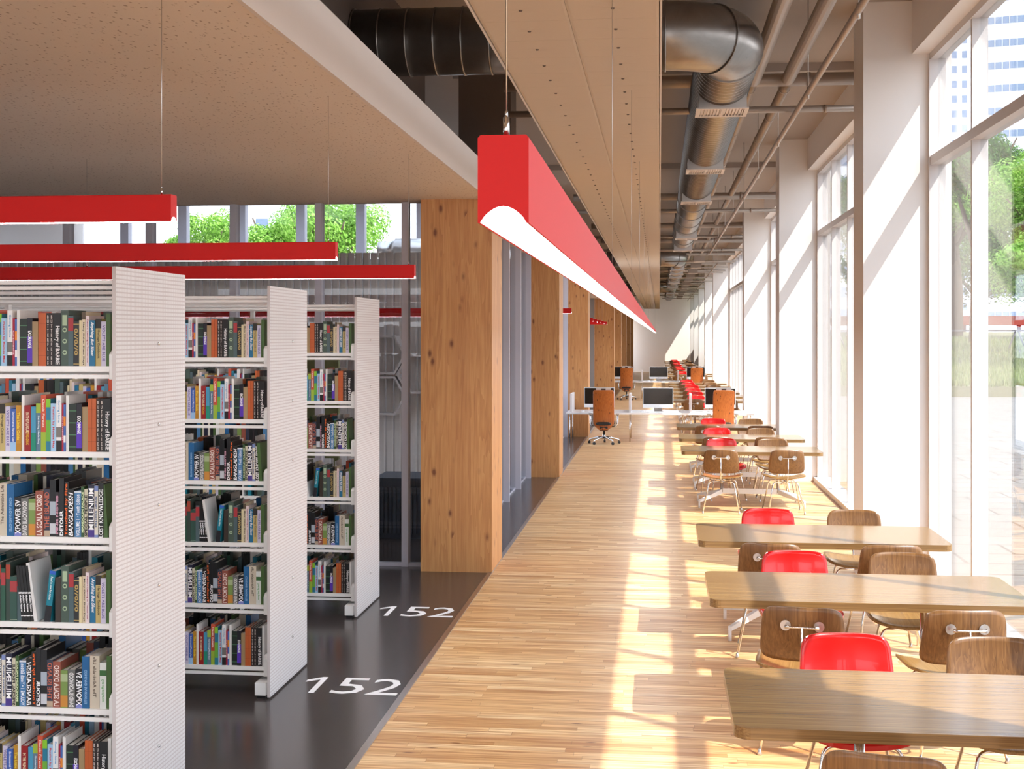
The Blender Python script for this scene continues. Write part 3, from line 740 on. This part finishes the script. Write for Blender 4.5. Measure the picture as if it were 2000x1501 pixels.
for u, yp in enumerate(YP):
    for lv, z in enumerate(SH):
        seq = ROWS[lv]; x = XP-.066; i = len(seq)-1; placed = []
        mirror = (lv == 4); tilt = 0
        if lv in (2,): tilt = R(-3)
        while x > XL+.1:
            key = seq[i % len(seq)]; i -= 1
            w = BT[key][1]
            h = BT[key][2]
            lean = 0.
            if key == 'magazine': lean = R(-6.5)
            if key == 'whitelean': lean = R(-8.5)
            if key == 'rich': lean = R(6.5)
            if key == 'greenb' and lv == 2 and not placed: lean = R(-4)
            if lean:
                if key in ('whitelean',): x -= .030
                if key == 'rich': x -= .024
                if key == 'greenb': x -= .012
            xc = x-w/2
            if XP-.066-xc < WID[u][lv]:
                placed.append((key, xc, lean))
            else: 
                stuff_book(key, xc, yp+.095+rnd.uniform(0, .006), z, w)
            x -= w+.0008
        # individual ones, left to right
        tot = {}
        for key, xc, lean in placed: tot[key] = tot.get(key, 0)+1
        seen = {}
        for key, xc, lean in placed[::-1]:
            cov, parts = book_proto(key, mirror and bool(BT[key][6]))
            o = bpy.data.objects.new('book', cov); COL.objects.link(o)
            o.location = (xc, yp+.093+rnd.uniform(-.001, .007), z+.0005+(abs(math.sin(lean))*BT[key][1]/2))
            o.rotation_euler = (0, lean, 0)
            seen[key] = seen.get(key, 0)+1
            pos = ''
            if tot[key] == 2: pos = ['left ', 'right '][seen[key]-1]
            elif tot[key] > 2: pos = ['leftmost ', 'second ', 'third ', 'rightmost '][min(seen[key]-1, 3)]
            tag(o, '%s%s, %s shelf of the %s bookcase' % (pos, BT[key][0], LV[lv], UN[u]), 'book', 'books on the front shelves of the bookcases')
            for nm, me, _, _ in parts:
                c = bpy.data.objects.new(nm, me); COL.objects.link(c); c.parent = o
            nb += 1
        # second row behind, standing on the rear shelf
        x = XP-.10; i = len(seq)-4
        while x > XP-1.6:
            key = ROWS[(lv*5+u) % 6][i % len(ROWS[(lv*5+u) % 6])]; i -= 1; w = BT[key][1]
            stuff_book(key, x-w/2, yp+.455, z, w); x -= w+.001
print('books', nb)
so = stuff.obj('rear_books', smats, kind='stuff'); tag(so, 'rows of mixed books standing on the rear shelves and deeper left shelves', 'books')

# floor numbers
def floor_number(x0, y0, w, hgt, label):
    r = empty('floor_number', (x0, y0, .0012)); tag(r, label, 'floor marking', 'white numbers painted on the dark floor')
    mt = plain('white_floor_paint', '#f4f2f0', .5, var=.03)
    for ch, xa, xb in (('1', 0, .13), ('5', .205, .40), ('2', .425, .62)):
        if ch == '1':
            me = MB().prism([(.30, 0), (.42, 0), (.42, 1), (.31, 1), (.02, .80), (.02, .66), (.30, .84)], 0, .0006, axis='Z').mesh('digit', mt)
            xb = xa+.115
        else: me = text_mesh('digit', ch, .5, mt, bold=.0)
        xs = [v.co.x for v in me.vertices]; ys = [v.co.y for v in me.vertices]
        kx = (xb-xa)*w/.62/(max(xs)-min(xs)); ky = hgt/(max(ys)-min(ys))
        for v in me.vertices: v.co = Vector(((v.co.x-min(xs))*kx+xa*w/.62, (v.co.y-min(ys))*ky, v.co.z))
        o = bpy.data.objects.new('digit', me); COL.objects.link(o); o.parent = r
floor_number(-2.235, 7.84, .635, .37, 'larger white 152 painted on the dark floor beside the middle bookcase')
floor_number(-2.235, 10.06, .625, .36, 'smaller white 152 painted on the dark floor beside the farthest bookcase')

# ------------------------------------------------------------------ chairs
def bend(p0, p1, p2, r, n=5):
    """rounded corner points at p1"""
    p0, p1, p2 = Vector(p0), Vector(p1), Vector(p2)
    a = p1+(p0-p1).normalized()*r; b = p1+(p2-p1).normalized()*r
    return [((1-t)**2)*a+2*t*(1-t)*p1+t*t*b for t in [i/n for i in range(n+1)]]
def chair_proto(kind, detail=True):
    """sitter faces +Y, origin on the floor"""
    r = empty('dining_chair'); sm, bk = (M['red'], M['red']) if kind == 'red' else (M['walnut_s'], M['walnut_z'])
    th = .006 if kind != 'red' else .011
    def seat(a, b):
        x = a*.255; y = b*.225
        return Vector((x, y+.02, .438+.42*x*x+.25*max(0, -y-.10)**1.5-.9*max(0, y-.1)**2-.012*(1-a*a)))
    MB().sheet(seat, lambda a, b: Vector((0, 0, th)), n=5).obj('seat', sm, r)
    def back(a, b):
        w = .215-.012*b; x = a*w; z = .648+b*.148
        return Vector((x, -.235+.85*x*x-.035*b-.02*(1-b*b), z))
    MB().sheet(back, lambda a, b: Vector((0, th*.8, 0)), 18, 14, n=6).obj('backrest', bk, r)
    # bracket behind the backrest
    sp = MB(); yb = -.276
    sp.tube([(-.085, yb-.030, .70), (-.06, yb-.036, .70), (.06, yb-.036, .70), (.085, yb-.030, .70)], .006, 8, radii=[.011, .006, .006, .011])
    sp.tube([(0, yb-.036, .70), (0, yb-.034, .52), (0, yb-.005, .45), (0, yb+.05, .40), (0, .12, .395)], .0065, 8)
    so = sp.obj('back_support', M['chrome'], r)
    for s in (-1, 1):
        k = MB().lathe([(.027, 0), (.027, .005)], 22)
        for v in k.bm.verts: v.co = Vector((v.co.x+s*.085, yb+.006-v.co.z, v.co.y+.70))
        k.obj('knob', M['satin'], r)
    for y, fx, fy, tx, nm in ((-.115, .222, -.215, .15, 'rear'), (.135, .235, .215, .165, 'front')):
        for s in (-1, 1):
            pts = [(s*.03, y, .388)]+[tuple(p) for p in bend((s*.03, y, .388), (s*tx, y, .388), (s*fx, fy, 0), .05)]+[(s*fx, fy, .012)]
            lg = MB().tube(pts, .0083, 10).obj('leg', M['chrome'], r)
            if detail: MB().lathe([(.012, 0), (.014, .006), (.010, .016), (.009, .03)], 12, (s*fx, fy, 0)).obj('foot_cap', M['satin'], lg)
        MB().tube([(-.035, y, .388), (.035, y, .388)], .0085, 10).obj('crossbar', M['chrome'], r)
    MB().tube([(0, -.115, .398), (0, .135, .398)], .009, 8).obj('spine_tube', M['chrome'], r)
    return r
protos = {}
def get_chair(kind, far):
    k = (kind, far)
    if k not in protos:
        p = chair_proto(kind, not far); bpy.context.view_layer.update(); freeze(p); protos[k] = [p, False]
    p = protos[k]
    if not p[1]: p[1] = True; return p[0]
    return copy_tree(p[0])

# ------------------------------------------------------------------ tables
def table_proto():
    r = empty('dining_table')
    W, D, T, Z = .885, .45, .045, .73
    pts = []
    for cx, cyq, a0 in ((W-.06, D-.06, 0), (-W+.06, D-.06, 90), (-W+.06, -D+.06, 180), (W-.06, -D+.06, 270)):
        for i in range(7):
            a = R(a0+15*i); pts.append((cx+.06*math.cos(a), cyq+.06*math.sin(a)))
    MB().prism(pts, Z-T, Z, axis='Z').obj('table_top', M['walnut_x'], r)
    for s in (-1, 1):
        x = s*.36
        c = MB().lathe([(.022, .17), (.022, Z-T)], 20, (x, 0, 0)).obj('column', M['chrome'], r)
        MB().box(x-.03, x+.03, -.28, .28, Z-T-.02, Z-T).obj('top_bracket', M['satin'], r)
        for q in (-1, 1):
            m = MB(); x1 = x+s*.30; y1 = q*.36
            d = Vector((x1-x, y1, 0)); nn = Vector((-d.y, d.x, 0)).normalized()*.016
            P = [(0, .21, .15), (1, .105, .075)]
            vs = []
            for t, zt, zb in P:
                c0 = Vector((x, 0, 0))+d*t
                for sg in (-1, 1):
                    for zz in (zb, zt): vs.append(m.bm.verts.new((c0.x+nn.x*sg, c0.y+nn.y*sg, zz)))
            for f in ((0, 1, 3, 2), (4, 6, 7, 5), (0, 4, 5, 1), (2, 3, 7, 6), (1, 5, 7, 3), (0, 2, 6, 4)): m._f([vs[i] for i in f])
            m.tube([(x1, y1, .09), (x1, y1, .0)], .012, 8)
            m.obj('leg', M['shelf_white'], r)
    MB().box(-.36, .36, -.018, .018, .15, .215).obj('stretcher', M['shelf_white'], r)
    return r
tp = table_proto(); bpy.context.view_layer.update(); freeze(tp); tused = [False]
X0 = 1.165
nearY = [4.955+.45, 7.347+.44, 9.40+.475]
tables = []
for i, y in enumerate(nearY): tables.append((y, ['nearest table', 'second table from the camera', 'third table from the camera'][i], 0))
for i, y in enumerate((17.15, 19.2, 21.5)): tables.append((y, ['first', 'second', 'third'][i]+' table of the group before the first desk row', 1))
for i in range(6): tables.append((30.0+2.15*i, ['first', 'second', 'third', 'fourth', 'fifth', 'sixth'][i]+' table behind the first desk row', 2))
for i, y in enumerate((48.6, 50.8, 54.9, 57.1, 59.3, 62.9, 65.1, 67.3, 71., 73.2, 75.4)): tables.append((y, order[i].replace('nearest', 'first')+' table behind the second desk row', 3))
# per chair jitter: rotation in degrees for (near-left, near-right, far-left, far-right)
JR = [(-11, 4, 3, 2), (-9, 5, 2, -3), (-7, 3, 2, -2), (-5, 4, 10, 4), (6, -5, 3, 5), (-4, 6, -6, 3)]
NM2 = {}
for ti, (y, nm, g) in enumerate(tables):
    NM2[nm] = nm.replace(' of the group before the first desk row', ' before the desk row')
    if not tused[0]: t = tp; tused[0] = True
    else: t = copy_tree(tp)
    t.location = (X0, y, 0)
    ref = nm if g else nm
    tag(t, 'striped walnut table with rounded corners, %s' % nm, 'table', 'walnut tables along the windows')
    jr = JR[ti] if ti < 6 else tuple(rnd.uniform(-7, 7) for _ in range(4))
    dx = 0 if ti < 6 else rnd.uniform(-.03, .03)
    for q, (x, side, kind) in enumerate(((.775, 'near', 'wood'), (1.54, 'near', 'wood'), (.88, 'far', 'red'), (1.545, 'far', 'wood'))):
        if ti == 0 and q == 0: x = .80
        c = get_chair(kind, g >= 2)
        if side == 'near': c.location = (x+dx, y-.45-.19-.02*(q == 0), 0); c.rotation_euler = (0, 0, R(jr[q]))
        else: c.location = (x+dx, y+.45+.17, 0); c.rotation_euler = (0, 0, PI+R(jr[q]))
        lr = 'left' if q in (0, 2) else 'right'
        kn = 'red moulded' if kind == 'red' else 'walnut plywood'
        tag(c, '%s chair, %s-%s side of the %s' % (kn, side, lr, NM2.get(nm, nm)), 'chair', 'chairs around the walnut tables')

# ------------------------------------------------------------------ desks with computers
def office_chair(loc, rz, label):
    r = empty('office_chair', loc, rz); tag(r, label, 'office chair', 'wooden-backed office chairs')
    def back(a, b):
        w = .212
        if b < -.7: w -= .36*(-.7-b)
        x = a*w; z = .70+b*.405
        return Vector((x, -.22+.55*x*x-.05*b*b-.06*b, z))
    MB().sheet(back, lambda a, b: Vector((0, .014, 0)), 24, 30, n=14).obj('backrest', M['orange_pine'], r)
    MB().sheet(lambda a, b: Vector((a*.23, .03+b*.23, .42+.3*(a*.23)**2)), lambda a, b: Vector((0, 0, .03)), n=5).obj('seat', M['black'], r)
    MB().sheet(lambda a, b: Vector((a*.15, -.248, .425+b*.033)), lambda a, b: Vector((0, .012, 0)), 8, 6, n=4).obj('lumbar_pad', M['black'], r)
    MB().box(-.15, .15, -.275, -.255, 1.07, 1.16).obj('headrest_bar', M['satin'], r)
    MB().box(-.045, .045, -.30, -.275, 1.09, 1.135).obj('hook', M['black'], r)
    MB().box(-.085, .085, -.22, .12, .28, .37).obj('tilt_box', M['black'], r, bevel=.012)
    MB().lathe([(.03, .11), (.03, .20), (.02, .20), (.02, .30)], 16).obj('gas_column', M['chrome'], r)
    for i in range(5):
        a = R(90+72*i); c, s = math.cos(a), math.sin(a)
        l = MB().tube([(0, 0, .13), (c*.15, s*.15, .125), (c*.31, s*.31, .085), (c*.32, s*.32, .05)], .014, 8, radii=[.028, .02, .013, .011]).obj('base_arm', M['chrome'], r)
        k = MB().tube([(c*.32-s*.02, s*.32+c*.02, .027), (c*.32+s*.02, s*.32-c*.02, .027)], .027, 14); k.obj('caster', M['black'], l)
    for s in (-1, 1):
        MB().tube([(s*.09, -.05, .34), (s*.24, -.03, .36), (s*.275, -.02, .42), (s*.28, 0, .585)], .018, 8).obj('armrest_post', M['chrome'], r)
        MB().box(s*.28-.035, s*.28+.035, -.10, .14, .59, .615).obj('armrest', M['satin'], r, bevel=.008)
    return r
def computer(loc, label):
    r = empty('computer_monitor', loc); tag(r, label, 'computer', 'all-in-one computers on the desks')
    MB().box(-.32, .32, 0, .03, .075, .50).obj('casing', M['whitegloss'], r, bevel=.006)
    MB().box(-.308, .308, -.003, .004, .15, .487).obj('screen', M['screen'], r)
    MB().prism([(-.009, .112), (0, .103), (.009, .112), (.006, .121), (0, .118), (-.006, .121)], -.002, .002).obj('emblem', M['black'], r)
    MB().prism([(.03, .24), (.045, .24), (.14, .008), (.03, .0), (-.02, .0), (-.02, .008), (.10, .012)], -.085, .085, axis='X').obj('stand', M['satin'], r)
    return r
def desk_row(y, label, nm):
    r = empty('shared_desk', (0, y, 0)); tag(r, label, 'desk', 'white shared desk rows')
    MB().box(-1.93, 1.93, 0, 1.1, .565, .60).obj('desk_top', M['whitegloss'], r)
    for x in (-1.86, -.61, .65, 1.86):
        for yy in (.08, 1.02):
            MB().tube([(x, yy, .565), (x, yy, 0)], .012, 8).obj('leg', M['chrome'], r)
    for x in (-1.84, -.61, .65):
        MB().box(x-.02, x+.02, .1, 1.0, .60, .98).obj('divider', M['frost'], r)
    nms = ['left', 'centre', 'right']
    for i, x in enumerate((-1.27, -.03, 1.27)):
        computer((x, y+.62, .6), 'white framed computer with black screen, %s one on the %s' % (nms[i], nm))
        k = MB().box(x-.22, x+.22, y+.28, y+.40, .6, .612).obj('keyboard', M['whitegloss'], bevel=.003); tag(k, 'flat white keyboard in front of the %s computer on the %s' % (nms[i], nm), 'keyboard', 'keyboards on the desks')
        k = MB().sheet(lambda a, b: Vector((x-.33+a*.035, y+.33+b*.055, .613+.008*(1-b*b))), lambda a, b: Vector((0, 0, .012)), 6, 6, n=3).obj('mouse', M['whitegloss']); tag(k, 'white mouse beside the %s keyboard on the %s' % (nms[i], nm), 'mouse', 'mice on the desks')
desk_row(27.1, 'white shared desk on thin metal legs across the hall, nearer row', 'nearer desk')
desk_row(45.6, 'white shared desk across the hall, farther row', 'farther desk')
office_chair((-1.12, 26.55, 0), 0, 'office chair with orange knotty wood back at left of nearer desk')
office_chair((1.27, 26.75, 0), R(3), 'office chair with orange knotty wood back at right of nearer desk')
office_chair((-1.12, 44.9, 0), 0, 'office chair with orange wood back at left of farther desk')
office_chair((1.27, 45.1, 0), 0, 'office chair with orange wood back at right of farther desk')

# ------------------------------------------------------------------ room behind the glass
r = MB()
for i in range(90):
    x = -2.4-.105*i; r.prism([(x-.05, 17.0), (x-.03, 16.975), (x+.03, 16.975), (x+.05, 17.0)], 0, 3.3, axis='Z')
o = r.obj('slatted_screen', plain('pale_screen_cloth', '#e2dcd6', .8)); tag(o, 'grey full-height ribbed screen seen dimly through the glass partition', 'screen wall')
sh = empty('honeycomb_shelf', (-3.4, 16.6, 0)); tag(sh, 'pale honeycomb shelf frame seen through the glass partition', 'shelf')
for i, (cx, cz) in enumerate(((.75, 1.95), (.30, 1.70), (.75, 1.42), (-.15, 1.95), (-.15, 1.42), (-.60, 1.70))):
    m = MB()
    for k in range(6):
        a0, a1 = R(60*k), R(60*k+60)
        m.prism([(cx+.29*math.cos(a0), cz+.29*math.sin(a0)), (cx+.29*math.cos(a1), cz+.29*math.sin(a1)), (cx+.26*math.cos(a1), cz+.26*math.sin(a1)), (cx+.26*math.cos(a0), cz+.26*math.sin(a0))], 0, .28)
    m.obj('cell', M['frame'], sh)
for v, (x0, x1) in enumerate(((-3.05, -2.35), (-5.2, -3.6))):
    c = MB().box(x0, x1, 13.9, 14.5, .0, .62); c.box(x0-.03, x1+.03, 13.86, 14.54, .62, .66)
    for i in range(int((x1-x0)/.045)): c.box(x0+.045*i+.006, x0+.045*i+.034, 13.87, 13.9, .06, .56)
    tag(c.obj('low_cabinet', M['bluegray']), ['dark blue-grey ribbed radiator cabinet low behind the glass near the pillar', 'dark blue-grey low cabinet behind the glass farther left'][v], 'cabinet')
tag(MB().box(-3.75, -3.25, 13.0, 13.05, .95, 2.0).box(-3.75, -3.7, 13.0, 13.05, 0, .95).box(-3.3, -3.25, 13., 13.05, 0, .95).obj('notice_board', M['green']), 'olive green board standing behind the farthest bookcase', 'board')
tag(MB().tube([(-4.9, 22.5, 3.70), (-4.6, 22.5, 3.70)], .17, 24, radii=[.15, .17]).tube([(-4.6, 22.5, 3.70), (-2.75, 22.5, 3.70)], .2, 24).obj('air_duct', M['satin']), 'pale round duct end seen high through the glass partition', 'air duct')

# ------------------------------------------------------------------ outside
struct('ground_terrace', MB().box(2.56, 60, YB-40, 49, -.15, -.03), M['pave'])
struct('ground_bank', MB().prism([(49, -.1), (49, .35), (58, 1.6), (75, 2.4), (160, 2.6), (160, -.1)], 2.6, 90, axis='X'), M['soil'])
struct('ground_left', MB().box(-70, -12.3, YB-40, 160, -.2, -.05).box(-12.3, 2.6, 80, 160, -.2, -.05), M['soil'])
g = MB()
for i in range(26000):
    y = 49+rnd.random()**1.4*16; x = 3+rnd.random()*17
    z = .35+(y-49)*1.25/9 if y < 58 else 1.6+(y-58)*.8/17
    h = rnd.uniform(.12, .4); a = rnd.uniform(0, PI); w = .03
    dx, dy = math.cos(a)*w, math.sin(a)*w; lx, ly = rnd.uniform(-.1, .1), rnd.uniform(-.1, .1)
    v = [g.bm.verts.new(p) for p in ((x-dx, y-dy, z-.03), (x+dx, y+dy, z-.03), (x+lx, y+ly, z+h))]; g._f(v)
tag(g.obj('meadow_grass', M['grass'], kind='stuff'), 'pale wild grass on the bank outside the windows', 'grass')
def tree(x, y, z, h, rad, mat, label, n=5000, trunk=.3):
    r = empty('tree', (x, y, z)); tag(r, label, 'tree', 'trees outside the windows')
    t = MB(); th = h-rad*1.1
    t.tube([(0, 0, 0), (.1, .05, th*.5), (-.05, .1, th), (0, 0, h-.4*rad)], trunk, 8, radii=[trunk, trunk*.8, trunk*.6, trunk*.15])
    for i in range(7):
        a = 2*PI*i/7+rnd.uniform(-.3, .3); q = rnd.uniform(.55, .85)
        t.tube([(0, 0, th*rnd.uniform(.6, .95)), (math.cos(a)*rad*q*.5, math.sin(a)*rad*q*.5, th+rad*.3), (math.cos(a)*rad*q, math.sin(a)*rad*q, th+rad*rnd.uniform(.4, 1.1))], .1, 6, radii=[trunk*.4, trunk*.25, .03])
    t.obj('trunk', M['bark'], r)
    c = MB(); cl = []
    for i in range(30):
        d = Vector((rnd.gauss(0, 1), rnd.gauss(0, 1), rnd.gauss(0, .8))).normalized()*rnd.uniform(.35, .85)*rad
        cl.append((Vector((d.x, d.y, th+rad*.55+d.z*.8)), rnd.uniform(.22, .38)*rad))
    for i in range(int(n*2.6)):
        p, s = cl[i % 30]; d = Vector((rnd.gauss(0, 1), rnd.gauss(0, 1), rnd.gauss(0, 1))).normalized()
        q = p+d*s*rnd.uniform(.75, 1.05)
        u = d.cross(Vector((rnd.random(), rnd.random(), rnd.random()))).normalized(); w = d.cross(u); w = (w+d*rnd.uniform(-.5, .5)).normalized(); sz = rnd.uniform(.05, .085)*max(1, rad/3)
        vs = [c.bm.verts.new(q+u*sz), c.bm.verts.new(q+w*sz*.6), c.bm.verts.new(q-u*sz), c.bm.verts.new(q-w*sz*.6)]; c._f(vs)
    c.obj('crown', mat, r)
    return r
tree(15.6, 56, 1.3, 8.1, 2.9, M['leafA'], 'rounded bright green tree at the right edge beyond the terrace', 9000)
tree(14.2, 61, 1.6, 9.6, 2.3, M['leafB'], 'taller dark green tree left of the rounded tree outside', 8000)
tree(11.6, 66, 1.6, 7.5, 3.4, M['leafB'], 'low dark leafy tree under the tall tree outside', 6000)
tree(19.5, 66, 1.6, 7.0, 4.0, M['leafB'], 'dark tree behind the rounded tree at the right edge', 7000)
tree(15.2, 70, 1.8, 9.5, 3.6, M['leafA'], 'bright tree seen between window frames right of the columns', 7000, .5)
tree(11.5, 75, 2.0, 9, 3.4, M['leafB'], 'dark tree far along the outside of the window wall', 6000)
tree(15.0, 53, .9, 5.0, 2.0, M['leafA'], 'small light green tree on the bank by the railing', 4000, .1)
for i, (x, y, h) in enumerate(((-12.8, 50, 7.6), (-16.2, 55, 7.4), (-21.5, 60, 7.8))):
    tree(x, y, 0, h, 2.2, M['leafA'], ['leafy tree', 'second leafy tree', 'leftmost leafy tree'][i]+' seen above the bookcases through the back window', 6000)
for i, (x, y, h) in enumerate(((14.8, 84, 7.4), (20.5, 87, 8.2), (27., 84, 7.6), (20.0, 62, 4.6))):
    tree(x, y, 1.9, h, 4.8 if i < 3 else 2.2, M['leafB'], ['first', 'second', 'third', 'low'][i]+' dark bushy tree filling the background behind the pavilion' if i < 3 else 'low dark bush right of the rounded bright tree', 5000)
r = empty('bridge_railing', (0, 57.5, 1.4)); tag(r, 'grey railing with slanted struts beyond the grassy bank', 'railing')
MB().box(5, 30, 0, .12, .97, 1.05).obj('top_rail', plain('railing_grey', '#6f6c74', .7), r); MB().box(5, 30, 0, .12, .1, .2).obj('bottom_rail', plain('railing_grey', '#6f6c74', .7), r)
for i in range(34):
    x = 5+i*.75; MB().tube([(x, .06, .15), (x+.32*(1 if i % 2 else -1), .06, 1.0)], .035, 6).obj('strut', plain('railing_grey', '#6f6c74', .7), r)
r = empty('red_pavilion', (0, 76, .8)); tag(r, 'low rust-red roofed pavilion behind the trees outside', 'building')
MB().box(8, 34, 0, 5, 0, 1.0).obj('wall', M['tower'], r); MB().box(7.5, 34.5, -.5, 5.5, 1.0, 1.45).obj('roof', M['rust'], r); MB().box(7.5, 34.5, -.5, 5.5, 2.0, 2.5).obj('roof', M['rust'], r)
for i in range(9): MB().box(8+3*i, 8.2+3*i, 0, .2, 1.45, 2.0).obj('post', M['rust'], r)
def tower(x, y, w, d, h, label, fl=3.3, band=True, sill=1.3, rz=0.):
    r = empty('office_tower', (x, y, 0), rz); tag(r, label, 'building', 'city towers outside')
    MB().box(0, w, 0, d, 0, h).obj('facade', M['tower'], r)
    for i in range(int(h/fl)):
        z = fl*i+sill; m = MB()
        if band:
            m.box(.4, w-.4, -.06, .02, z, z+1.1); m.box(-.06, .02, .4, d-.4, z, z+1.1)
            m.mi = 1
            for k in range(int(w/1.1)): m.box(.4+1.1*k, .5+1.1*k, -.1, -.05, z, z+1.1)
            for k in range(int(d/1.1)): m.box(-.1, -.05, .4+1.1*k, .5+1.1*k, z, z+1.1)
        else:
            for k in range(int(w/2.2)): m.box(.6+2.2*k, 1.7+2.2*k, -.06, .02, z, z+1.6)
            for k in range(int(d/2.2)): m.box(-.06, .02, .6+2.2*k, 1.7+2.2*k, z, z+1.6)
        m.obj('window_band', [M['towerglass'], M['tower']], r)
    return r
tower(51.5, 215, 60, 30, 84, 'white office tower with ribbon windows at the right edge', rz=R(-14), fl=3.6)
tower(62, 300, 22, 20, 90, 'pale tower with punched windows seen between window frames', band=False)
tower(22, 200, 9, 20, 46, 'distant pale tower low between the columns', band=False)
tower(-37, 115, 7, 20, 16, 'pale building beyond the back window on the left', band=False)

# ------------------------------------------------------------------ light
w = bpy.data.worlds.new('sky'); sc.world = w; w.use_nodes = True
nt = w.node_tree; bg = nt.nodes['Background']; tc = nt.nodes.new('ShaderNodeTexCoord'); sp = nt.nodes.new('ShaderNodeSeparateXYZ')
rp = nt.nodes.new('ShaderNodeValToRGB'); nt.links.new(tc.outputs['Generated'], sp.inputs[0]); nt.links.new(sp.outputs[2], rp.inputs[0])
rp.color_ramp.elements[0].position = 0.; rp.color_ramp.elements[0].color = (.95, .96, 1., 1); rp.color_ramp.elements[1].position = .7; rp.color_ramp.elements[1].color = (.62, .78, 1., 1)
nt.links.new(rp.outputs[0], bg.inputs[0]); bg.inputs[1].default_value = 4.0
sun = bpy.data.lights.new('sun', 'SUN'); so = bpy.data.objects.new('sun', sun); COL.objects.link(so)
sun.energy = 8.7; sun.angle = R(.6); sun.color = (1, .95, .86)
so.rotation_euler = Vector((1, -.685, 1.65)).to_track_quat('Z', 'Y').to_euler()

sc.view_settings.view_transform = 'Standard'; sc.view_settings.look = 'None'; sc.view_settings.gamma = 1; sc.view_settings.exposure = .06
cy_ = sc.cycles
cy_.use_denoising = True; cy_.max_bounces = 8; cy_.diffuse_bounces = 5; cy_.glossy_bounces = 4; cy_.transparent_max_bounces = 24; cy_.sample_clamp_indirect = 6
cy_.caustics_reflective = False; cy_.caustics_refractive = False
